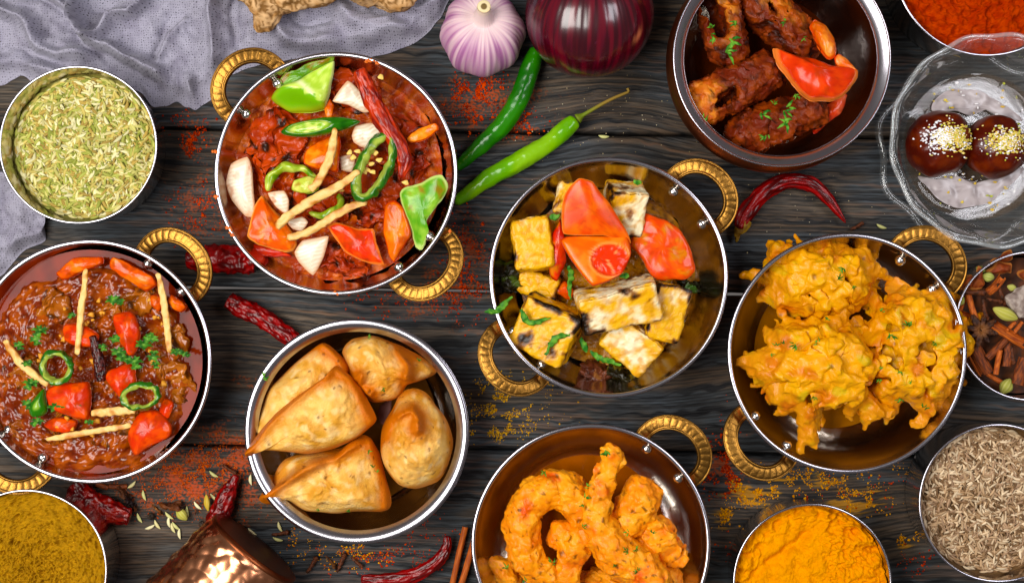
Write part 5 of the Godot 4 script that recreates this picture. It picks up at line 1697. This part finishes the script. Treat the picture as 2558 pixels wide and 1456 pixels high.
# ---------------------------------------------------------------- sweets in the glass bowl
func dessert() -> void:
	zoom(0, 0, 1)
	var c := at(2492, 350, 0.055) * Vector3(1, 0, 1)
	var glass := StandardMaterial3D.new()
	glass.resource_name = "clear_glass"
	glass.albedo_color = Color(0.97, 0.99, 0.98, 0.0)
	glass.transparency = BaseMaterial3D.TRANSPARENCY_ALPHA
	glass.refraction_enabled = true
	glass.refraction_scale = 0.05
	glass.roughness = 0.0
	var thin := StandardMaterial3D.new()
	thin.resource_name = "thin_glass"
	thin.albedo_color = Color(0.95, 0.97, 0.96, 0.03)
	thin.transparency = BaseMaterial3D.TRANSPARENCY_ALPHA
	thin.roughness = 0.0
	var wave := func(th: float) -> float: return 0.5 + 0.5 * cos(th * 13.0)
	var g := Geo.new().grid(240, 60, func(u, w):
		var th: float = u * TAU
		var s := 0.0
		var r := 0.0
		var y := 0.0
		if w < 0.5:                    # outside, foot to lip
			s = w / 0.5
			r = 0.0001 + 0.050 * sm(0.0, 0.30, s) + 0.0150 * sm(0.25, 1.0, s)
			y = 0.0005 + 0.0545 * sm(0.22, 1.0, s)
		else:                          # inside, lip to floor
			s = 1.0 - (w - 0.5) / 0.5
			r = 0.0001 + 0.0465 * sm(0.0, 0.30, s) + 0.0150 * sm(0.25, 1.0, s)
			y = 0.0065 + 0.0480 * sm(0.24, 1.0, s)
		var swirl := th + s * 0.9
		var f: float = wave.call(swirl)
		r += (0.0016 * f - 0.0008) * sm(0.15, 0.6, s)
		y += 0.0014 * (f - 0.5) * sm(0.8, 1.0, s)
		return c + Vector3(cos(th) * r, y, sin(th) * r), true)
	g.paint(func(_p, _uv): return Color.WHITE)
	var b := thing("glass_bowl", c, "clear scalloped glass dessert bowl at the right edge holding two dark sweets", "glass bowl")
	part(g, "bowl", thin, b, c)
	var foot := Geo.new().grid(200, 20, func(u, w):
		var q: float = (w if w < 1.0 else 0.0) * TAU
		var th: float = u * TAU
		var r: float = 0.0595 + 0.0022 * cos(th * 9.0 + 0.8) + cos(q) * 0.0024
		return Vector3(cos(th) * r, 0.0035 + sin(q) * 0.0026 + 0.0006 * cos(th * 9.0), sin(th) * r), true)
	part(foot, "foot_ring", thin, b)
	var lipg := Geo.new().grid(240, 16, func(u, w):
		var q: float = (w if w < 1.0 else 0.0) * TAU
		var th: float = u * TAU
		var f: float = wave.call(th + 0.9)
		var r: float = 0.0655 + 0.0016 * f - 0.0008
		return Vector3(cos(th) * (r + cos(q) * 0.0014), 0.0548 + 0.0014 * (f - 0.5) + sin(q) * 0.0012, sin(th) * (r + cos(q) * 0.0014)), true)
	var edge := thin.duplicate()
	edge.resource_name = "glass_edge"
	edge.albedo_color = Color(0.93, 0.95, 0.95, 0.12)
	part(lipg, "lip", edge, b)
	zoom(2084.9, 0, 0.4338)
	var k := ms(0.02)
	var syr := Geo.new().grid(120, 30, func(u, w):
		var th: float = u * TAU
		var q: float = 1.0 - w
		return Vector3(c.x, 0.0140, c.z) + Vector3(cos(th), 0, sin(th)) * 0.0475 * q + Vector3(0, 0.0004 * n1.get_noise_2d(q * 8.0 + cos(th) * 2.0, sin(th) * 2.0) + 0.0008 * sm(0.93, 1.0, q), 0), true)
	syr.grid(120, 12, func(u, w):
		var th: float = u * TAU
		return Vector3(c.x, 0.0072, c.z) + Vector3(cos(th), 0, sin(th)) * 0.0465 * w + Vector3(0, 0.0066 * sm(0.9, 1.0, w), 0), true)
	var sy := StandardMaterial3D.new()
	sy.resource_name = "syrup"
	sy.albedo_color = Color(0.45, 0.33, 0.18, 0.14)
	sy.transparency = BaseMaterial3D.TRANSPARENCY_ALPHA
	sy.roughness = 0.03
	sy.metallic_specular = 0.35
	solo(syr, "syrup", sy, "clear amber sugar syrup round the sweets in the glass bowl", "syrup")
	var cream := Geo.new()
	for cr in [["560 640 590 560 680 520 790 515 900 560 1010 630 1080 700 1000 690 900 640 780 660 690 640", 0.0160], ["480 1010 540 1090 640 1170 740 1195 850 1180 950 1120 1060 1030 1090 960 1000 1000 900 1060 780 1050 690 1010 580 1030", 0.0160]]:
		var from := cream.v.size()
		var l := outline(cr[0], cr[1], 90, 1.0)
		cream.slab(l, 12, func(q, r): return cr[1] + 0.0012 * (1.0 - r * r) + 0.0005 * n1.get_noise_2d(q.x * 120.0, q.y * 120.0), func(_q, r): return cr[1] - 0.0012 * (1.0 - r * r))
	cream.warp(n1, 60.0, 0.0012)
	cream.paint(func(p, _uv): return C("b0a6a6").lerp(C("8e8484"), sm(-0.2, 0.6, fb(p, 140.0))))
	solo(cream, "coconut_cream", skin("cream", 0.25, 0.5, 0.3), "pale thin cream floating on the syrup round the sweets", "cream")
	var balls := [[602, 826, 0.0265, 0.0208, "left round dark brown syrup dumpling, more thickly sprinkled"], [925, 846, 0.0255, 0.0200, "right round dark brown syrup dumpling"]]
	for q in balls:
		var m := at(q[0], q[1], q[2])
		var bg := Geo.new().ball(m, Vector3(q[3], q[3] * 0.92, q[3]), 44)
		bg.warp(n1, 60.0, 0.0014)
		bg.paint(func(p, _uv): return C("4a1608").lerp(C("6a2a10"), sm(-0.2, 0.5, fb(p, 80.0))))
		solo(bg, "milk_dumpling", skin("dumpling", 0.28, 0.4, 0.3, 40.0, 0.5, 0.05), q[4], "sweet dumpling", "")
	var wc := []
	var cc := []
	for j in 1500:
		var q: Array = balls[0 if rng.randf() < 0.58 else 1]
		var m := at(q[0], q[1], q[2])
		var d := Vector2(rng.randfn(0.12 if q == balls[0] else 0.10, 0.36), rng.randfn(-0.10, 0.20))
		if d.length() > 0.92:
			continue
		var p := m + Vector3(d.x * q[3], 0, d.y * q[3])
		p.y = m.y + q[3] * 0.92 * sqrt(1.0 - d.length_squared()) + 0.0006
		var yellow := clampf(0.5 + d.x * 1.1, 0.1, 0.9) if q == balls[0] else 0.75
		wc.append(Transform3D(Basis.from_euler(Vector3(rng.randf() * 3, rng.randf() * 6, rng.randf() * 3)).scaled(Vector3(rng.randf_range(0.0008, 0.0022), rng.randf_range(0.0005, 0.001), rng.randf_range(0.0006, 0.0014))), p))
		cc.append(C(["e2c45a", "cdb04a", "b9b83e", "e8d48a"][rng.randi() % 4]) if rng.randf() < yellow else C("f2eef0"))
	for j in 110:
		var a := rng.randf() * TAU
		var r := sqrt(rng.randf()) * 0.044
		wc.append(Transform3D(Basis.from_euler(Vector3(rng.randf() * 3, rng.randf() * 6, 0)).scaled(Vector3(rng.randf_range(0.0008, 0.0028), 0.0008, rng.randf_range(0.0008, 0.0018))), Vector3(c.x + cos(a) * r, 0.0178, c.z + sin(a) * r)))
		cc.append(C(["d8c04a", "c9a83a", "aab03a", "f0ecec"][rng.randi() % 4]))
	flecks("nut_sprinkle", "chopped nuts and white coconut sprinkled over the dark sweets", "nut sprinkle", crumb_mesh(), skin("seed", 0.4), wc, cc)


# ---------------------------------------------------------------- chillies, cinnamon, cup
func green_chilli(s: String, h0: float, h1: float, r: Array, c0: String, c1: String, stem: String, label: String) -> void:
	var k := ms(0.01)
	var rr := []
	for q in r:
		rr.append(q * k)
	var pts := pts3(s, h0, h1)
	var o := Vector3(pts[0].x, 0, pts[0].z)
	var t := thing("green_chilli", o, label, "green chilli")
	var g := Geo.new().sweep(pts, 36, 120, func(u, w):
		var m := rr.size() - 1
		var j := clampi(int(w * m), 0, m - 1)
		var q: float = lerpf(rr[j], rr[j + 1], smoothstep(0, 1, w * m - j)) * round_end(w, 0.035)
		var a: float = u * TAU
		q *= 1.0 + 0.05 * n1.get_noise_3d(cos(a) * 1.0, sin(a) * 1.0, w * 9.0) + 0.03 * n1.get_noise_3d(cos(a) * 2.0, sin(a) * 2.0, w * 26.0)
		return Vector2(cos(a), sin(a) * 0.92) * q)
	g.paint(func(p, uv): return C(c0).lerp(C(c1), sm(-0.3, 0.5, ns(p, 34.0)) ))
	part(g, "pod", skin("chilli_skin", 0.22), t, o)
	if stem:
		var sp := pts3(stem, h0 + 0.001, 0.012)
		var sg := Geo.new().sweep(sp, 14, 60, func(u, w):
			var q: float = k * (lerpf(34, 13, sm(0.0, 0.16, w)) if w < 0.16 else lerpf(13, 8, w)) * (1.0 + 0.06 * cos(u * TAU * 5.0))
			if w > 0.95:
				q *= 1.5
			return Vector2(cos(u * TAU), sin(u * TAU)) * q * round_end(w, 0.02))
		sg.paint(func(p, uv): return C("6a7a1e").lerp(C("8a7030"), sm(0.12, 0.5, uv.y)))
		part(sg, "stem", skin("stalk", 0.6), t, o)


func chillies() -> void:
	zoom(1042.5, 0, 0.3905)
	green_chilli("765 300 725 420 660 610 560 780 440 900 330 1000 240 1080", 0.0125, 0.0075, [40, 62, 66, 62, 56, 44, 32], "2a7410", "1c5c0c", "", "curved dark green chilli running from the red onion to the chicken bowl")
	green_chilli("1018 762 940 830 850 910 720 990 600 1060 470 1130 360 1210 230 1300", 0.0115, 0.008, [46, 60, 58, 64, 62, 58, 48, 34], "7fae1c", "5f9a14", "1018 762 1060 735 1120 700 1190 660 1260 625 1320 600 1350 585 1345 562", "straighter light green chilli with a long dry stem")
	zoom(1579.5, 0, 0.4338)
	dried_chilli("612 1318 650 1240 735 1130 830 1062 930 1040 1030 1062 1110 1125 1175 1205 1232 1285", 0.010, 0.006, [34, 50, 50, 48, 44, 44, 36, 24, 5], "8a0c10", "4a060a", "red dried chilli arched like a hook below the kebab pot")
	var cap := tube(pts3("660 1262 635 1310 608 1345 606 1395", 0.010, 0.006), [ms() * 40, ms() * 36, ms() * 24, ms() * 7], 20, 30, 0.8, 0.08)
	cap.warp(n1, 200.0, 0.001)
	cap.paint(func(p, _uv): return C("9a7a24").lerp(C("6a4c14"), sm(-0.3, 0.5, ns(p, 200.0))))
	solo(cap, "chilli_stalk", skin("stalk", 0.6), "dry yellow stalk end of the hooked dried chilli", "chilli stalk")
	zoom(0, 0, 1)
	dried_chilli("462 650 500 648 550 646 600 648 640 650", 0.010, 0.010, [22, 33, 36, 35, 34], "8c1014", "5a080c", "wide broken dried chilli half under the chicken bowl")
	dried_chilli("566 748 600 768 650 792 700 826 745 862", 0.009, 0.009, [20, 25, 25, 23, 20], "8c1014", "560a0c", "slim dried chilli between the chicken and samosa bowls")
	dried_chilli("182 1205 215 1245 262 1275 325 1292", 0.010, 0.009, [22, 30, 33, 20], "7e1408", "4a0a06", "short stubby dried chilli between the gravy bowl and the coriander tin")
	dried_chilli("590 1186 572 1225 552 1270 535 1320", 0.009, 0.009, [8, 20, 27, 28], "820e08", "500806", "pointed dried chilli sticking out from the copper cup")
	dried_chilli("1118 1338 1112 1375 1085 1408 1030 1438 960 1450 900 1446", 0.010, 0.008, [9, 14, 17, 19, 18, 12], "84080c", "4c0608", "thin dark red dried chilli curving along the bottom edge")
	zoom(695, 1200.4, 0.2223)
	cinnamon(pts3("2100 520 2030 820 1950 1180", 0.006, 0.006), 34 * ms(), 1.2, PI, "left cinnamon stick lying on the table beside the prawn bowl", false, "")
	cinnamon(pts3("2210 640 2130 920 2050 1180", 0.006, 0.006), 38 * ms(), 1.2, PI, "right cinnamon stick lying on the table beside the prawn bowl", false, "")
	# the hammered copper cup on its side
	zoom(0, 1137.2, 0.2964)
	var axis := Vector3(-0.637, 0.06, 0.771).normalized()
	var bm := at(2130, 795, 0.0335)
	var up := Vector3.UP
	var side := axis.cross(up).normalized()
	var hat := side.cross(axis)
	var basis := Basis(side, axis, hat)
	var wall := func(a: float, w: float, dent: float) -> Vector3:
		var r := lerpf(0.0325, 0.0400, pow(w, 0.8))
		var q := nc.get_noise_3d(cos(a) * 4.2, sin(a) * 4.2, w * 11.0)
		r -= dent * 0.0022 * q * sm(0.0, 0.05, w)
		return basis * Vector3(cos(a) * r, w * 0.098, sin(a) * r)
	var cup := thing("copper_cup", Vector3(bm.x, 0.0, bm.z), "hammered copper cup lying on its side at the bottom edge", "cup")
	var lift := Vector3(0, bm.y, 0)
	var og := Geo.new().grid(200, 140, func(u, w): return lift + wall.call(u * TAU, w, 1.0), true)
	og.grid(120, 20, func(u, w): return lift + wall.call(u * TAU, w, 0.0) * 0.985 + axis * 0.002, true)
	part(og, "body", metal("hammered_copper", "dc946a", 0.27), cup)
	var bt := []
	for q in 8:
		bt.append(Vector2(0.0327 * q / 7.0 + 0.0001, -0.0010 - 0.0012 * sin(PI * q / 7.0 * 0.5 + 0.4)))
	bt.append(Vector2(0.0329, 0.0006))
	var bg := Geo.new().lathe(bt, 96)
	bg.move(Transform3D(basis, lift))
	part(bg, "base", metal("brushed_copper", "8a4a2a", 0.38, 30.0, 0.3), cup)
	part(ring(0.0402, 0.098, 0.0009, 0.0009, 96).move(Transform3D(basis, lift)), "rim", metal("hammered_copper", "dc946a", 0.27), cup)


# ---------------------------------------------------------------- small things strewn on the table
func dust(called: String, label: String, spots: Array, tones: Array, big: float) -> void:
	zoom(0, 0, 1)
	var w := []
	var c := []
	for s in spots:
		var a: PackedFloat64Array = s.split_floats(" ")
		for k in int(a[4]):
			var d := Vector2(rng.randfn(0, 0.5), rng.randfn(0, 0.5))
			var p := at(a[0] + d.x * a[2], a[1] + d.y * a[3])
			if nf.get_noise_2d(p.x * 75.0, p.z * 75.0) < -0.08 + 0.14 * d.length():
				continue
			var r := big * (0.35 + 0.65 * pow(rng.randf(), 2.2)) * (1.6 if rng.randf() < 0.05 else 1.0)
			w.append(Transform3D(Basis.from_euler(Vector3(rng.randf(), rng.randf() * 6, 0)).scaled(Vector3(r, r * 0.55, r)), p + Vector3(0, r * 0.12, 0)))
			c.append(C(tones[rng.randi() % tones.size()]))
	flecks(called, label, "spilled spice", crumb_mesh(), skin("spice_powder", 0.95), w, c)


func strewn() -> void:
	var red := ["c23c08", "a42c06", "cc4c10", "8a2408"]
	dust("spilled_chilli_powder", "red chilli powder spilled below the garlic bulb", ["1182 235 55 55 900", "1200 270 110 90 500", "1295 300 70 40 260"], red, 0.0016)
	dust("spilled_chilli_powder", "red chilli powder spilled between the fennel tin and the chicken bowl", ["478 355 30 45 420", "500 520 70 80 360", "470 300 90 40 120"], red, 0.0016)
	dust("spilled_chilli_powder", "red chilli powder spilled right of the chicken bowl's lower handle", ["1160 660 60 130 900", "1130 740 110 60 420", "960 760 120 50 180"], red, 0.0015)
	dust("spilled_chilli_powder", "fine orange chilli dust spread between the gravy and samosa bowls", ["490 1165 130 60 3600", "440 1230 150 60 1400", "560 1240 120 80 700", "600 1130 90 80 500"], ["b04a12", "b85416", "8a360e", "c0621c"], 0.0010)
	dust("spilled_chilli_powder", "red chilli powder spilled left of the fritter bowl's lower handle", ["1805 1180 55 60 800", "1820 1110 40 90 260", "1850 1360 60 60 200", "2160 1240 200 60 160"], red, 0.0016)
	dust("spilled_chilli_powder", "red chilli powder specks beside the samosa bowl near the bottom", ["960 1400 150 40 420", "1060 1330 90 60 200", "2290 1400 60 40 120"], red, 0.0014)
	var gold := ["c2921e", "cca02c", "a07a16", "b88412"]
	dust("spilled_mustard_powder", "golden ground spice grains between the samosa and prawn bowls", ["1250 1010 75 75 1500", "1235 1080 75 30 500", "1320 1000 120 90 300"], gold, 0.0013)
	dust("spilled_turmeric", "orange turmeric crumbs spilled around the turmeric tin", ["1890 1225 80 40 900", "2040 1200 130 40 600", "2150 1250 80 50 500", "1815 1290 40 30 300", "2265 1350 40 24 250", "2200 1170 80 20 100"], ["c8880a", "d89a14", "b87406"], 0.0014)
	dust("spilled_turmeric", "orange turmeric crumbs below the samosa bowl", ["870 1385 110 40 420", "730 1360 60 60 160"], ["c8880a", "d89a14", "b05a0a"], 0.0014)
	dust("pale_crumbs", "pale crumbs scattered between the onion and the kebab pot", ["1500 300 220 120 150", "1700 300 160 120 90", "2000 520 240 120 110", "1350 380 200 90 60"], ["b0a080", "8a7a5a", "c8bca0"], 0.0009)
	# loose fennel seeds
	zoom(0, 1137.2, 0.2964)
	var sm_ := seed_mesh(0.0070, 0.0022, 0.0005)
	var loose := [[1800, 155, 0.6], [2115, 205, 1.5], [1105, 245, -0.7], [1215, 335, 1.3], [1665, 420, 0.8], [1805, 350, 0.7], [1175, 525, 1.1], [1260, 600, -0.4], [1325, 580, 1.0], [1425, 505, 0.7], [1425, 560, 1.5], [1458, 610, 1.2], [1482, 592, 0.8], [1515, 660, 1.5], [945, 670, 1.3], [880, 560, 1.5], [2125, 640, 0.7], [2360, 600, 1.2], [2340, 702, 0.3], [45, 275, 0.2], [150, 262, 0.0], [1580, 470, 1.4]]
	var first: MeshInstance3D
	for l in loose:
		var r := MeshInstance3D.new()
		r.name = nm("fennel_seed")
		r.mesh = sm_
		r.position = at(l[0], l[1]) + Vector3(0, 0.0012, 0)
		r.rotation.y = -l[2]
		var m := skin("loose_seed_%d" % (used["fennel_seed"] % 3), 0.5)
		m.albedo_color = [Color.html("cfc68a"), Color.html("c2c07a"), Color.html("ded6a6")][used["fennel_seed"] % 3]
		r.material_override = m
		add_child(r, true)
		tag(r, "loose pale green fennel seed on the table between the gravy bowl and the copper cup", "seed", "loose fennel seeds")
		first = r
	zoom(0, 0, 1)
	for l in [[1508, 340, 0.1, "single pale seed on the plank seam below the red onion"], [2202, 565, 0.4, "single pale green seed above the fritter bowl"]]:
		var r: MeshInstance3D = first.duplicate()
		r.name = nm("fennel_seed")
		r.position = at(l[0], l[1]) + Vector3(0, 0.0012, 0)
		r.rotation.y = -l[2]
		r.set_meta("label", l[3])
		r.remove_meta("group")
		add_child(r, true)
	zoom(0, 1137.2, 0.2964)
	pod(1528, 495, 0.006, 66, 42, 0.85, "open green cardamom pod left of the copper cup")
	pod(1742, 400, 0.006, 72, 26, 1.45, "slender yellow cardamom pod beside the pointed dried chilli", "", "b89a2c")
	chunk(1425, 432, 0.006, 72, 0.006, 52, -0.5, C("4a2814"), C("6a3c1c"), C("241208"), "black_cardamom", skin("bark", 0.65), "rough brown pod left of the open cardamom", "spice pod")
	chunk(1030, 330, 0.005, 42, 0.005, 52, 0.3, C("3a2012"), C("5a3418"), C("1c0e08"), "spice_chip", skin("bark", 0.65), "brown spice chip beside the short stubby dried chilli", "spice chip")
	chunk(1095, 420, 0.004, 30, 0.004, 36, 0.2, C("3a2012"), C("5a3418"), C("1c0e08"), "spice_chip", skin("bark", 0.65), "small dark spice chip at the tip of the stubby dried chilli", "spice chip")
	chunk(1310, 465, 0.003, 40, 0.003, 18, 0.1, C("9a6a3a"), C("7a4a20"), C("5a3414"), "spice_chip", skin("bark", 0.65), "light tan spice chip left of the rough brown pod", "spice chip")
	cinnamon(pts3("800 240 860 262 900 275", 0.003, 0.003), 22 * ms(0.0), 2.6, 0.0, "bark scrap touching the stubby dried chilli under the gravy bowl", true, "")
	cinnamon(pts3("905 262 980 268 1060 262", 0.003, 0.003), 22 * ms(0.0), 2.6, 0.0, "second bark scrap right under the gravy bowl's lower rim", true, "")
	for q in [[1262, 512, 30, "black peppercorn among the loose fennel seeds"], [1692, 578, 26, "black peppercorn beside the copper cup"]]:
		var g := Geo.new().ball(at(q[0], q[1], q[2] * ms(0.0)), Vector3.ONE * q[2] * ms(0.0), 14)
		g.warp(nr, 320.0, 0.0008)
		g.paint(func(p, _uv): return C("201814").lerp(C("3a2c22"), sm(-0.2, 0.5, ns(p, 500.0))))
		solo(g, "peppercorn", skin("bark", 0.65), q[3], "peppercorn")
	clove(1920, 110, 0.003, 120, 0.6, "dark clove at the left rim of the samosa bowl", "")
	clove(1830, 290, 0.003, 90, -0.6, "dark clove near the top of the pointed dried chilli", "")
	clove(2345, 660, 0.003, 130, -0.15, "dark clove below the samosa bowl beside two fennel seeds", "")
	clove(1640, 480, 0.003, 60, -1.4, "dark clove stub beside the slender yellow pod", "", false)
	zoom(695, 1200.4, 0.2223)
	clove(362, 962, 0.003, 190, -1.0, "leftmost clove in the row along the bottom edge", "")
	clove(690, 940, 0.003, 200, -1.15, "thick clove in the middle of the row along the bottom edge", "")
	clove(868, 905, 0.003, 150, 0.75, "rightmost orange brown clove in the row along the bottom edge", "")
	chunk(590, 930, 0.003, 42, 0.004, 40, 0.2, C("4a2c14"), C("6a4220"), C("241208"), "spice_chip", skin("bark", 0.65), "round clove bud between two cloves in the bottom row", "spice chip")
	zoom(1137.2, 1023.5, 0.2967)
	clove(1830, 95, 0.003, 120, 0.1, "single clove above the prawn bowl's handle", "")
	clove(2160, 690, 0.003, 60, 0.1, "dark clove stub right of the prawn bowl's handle", "", false)
	zoom(1579.5, 0, 0.4338)
	clove(1295, 1302, 0.003, 90, -0.5, "brown clove scrap at the tip of the hooked dried chilli", "", false)
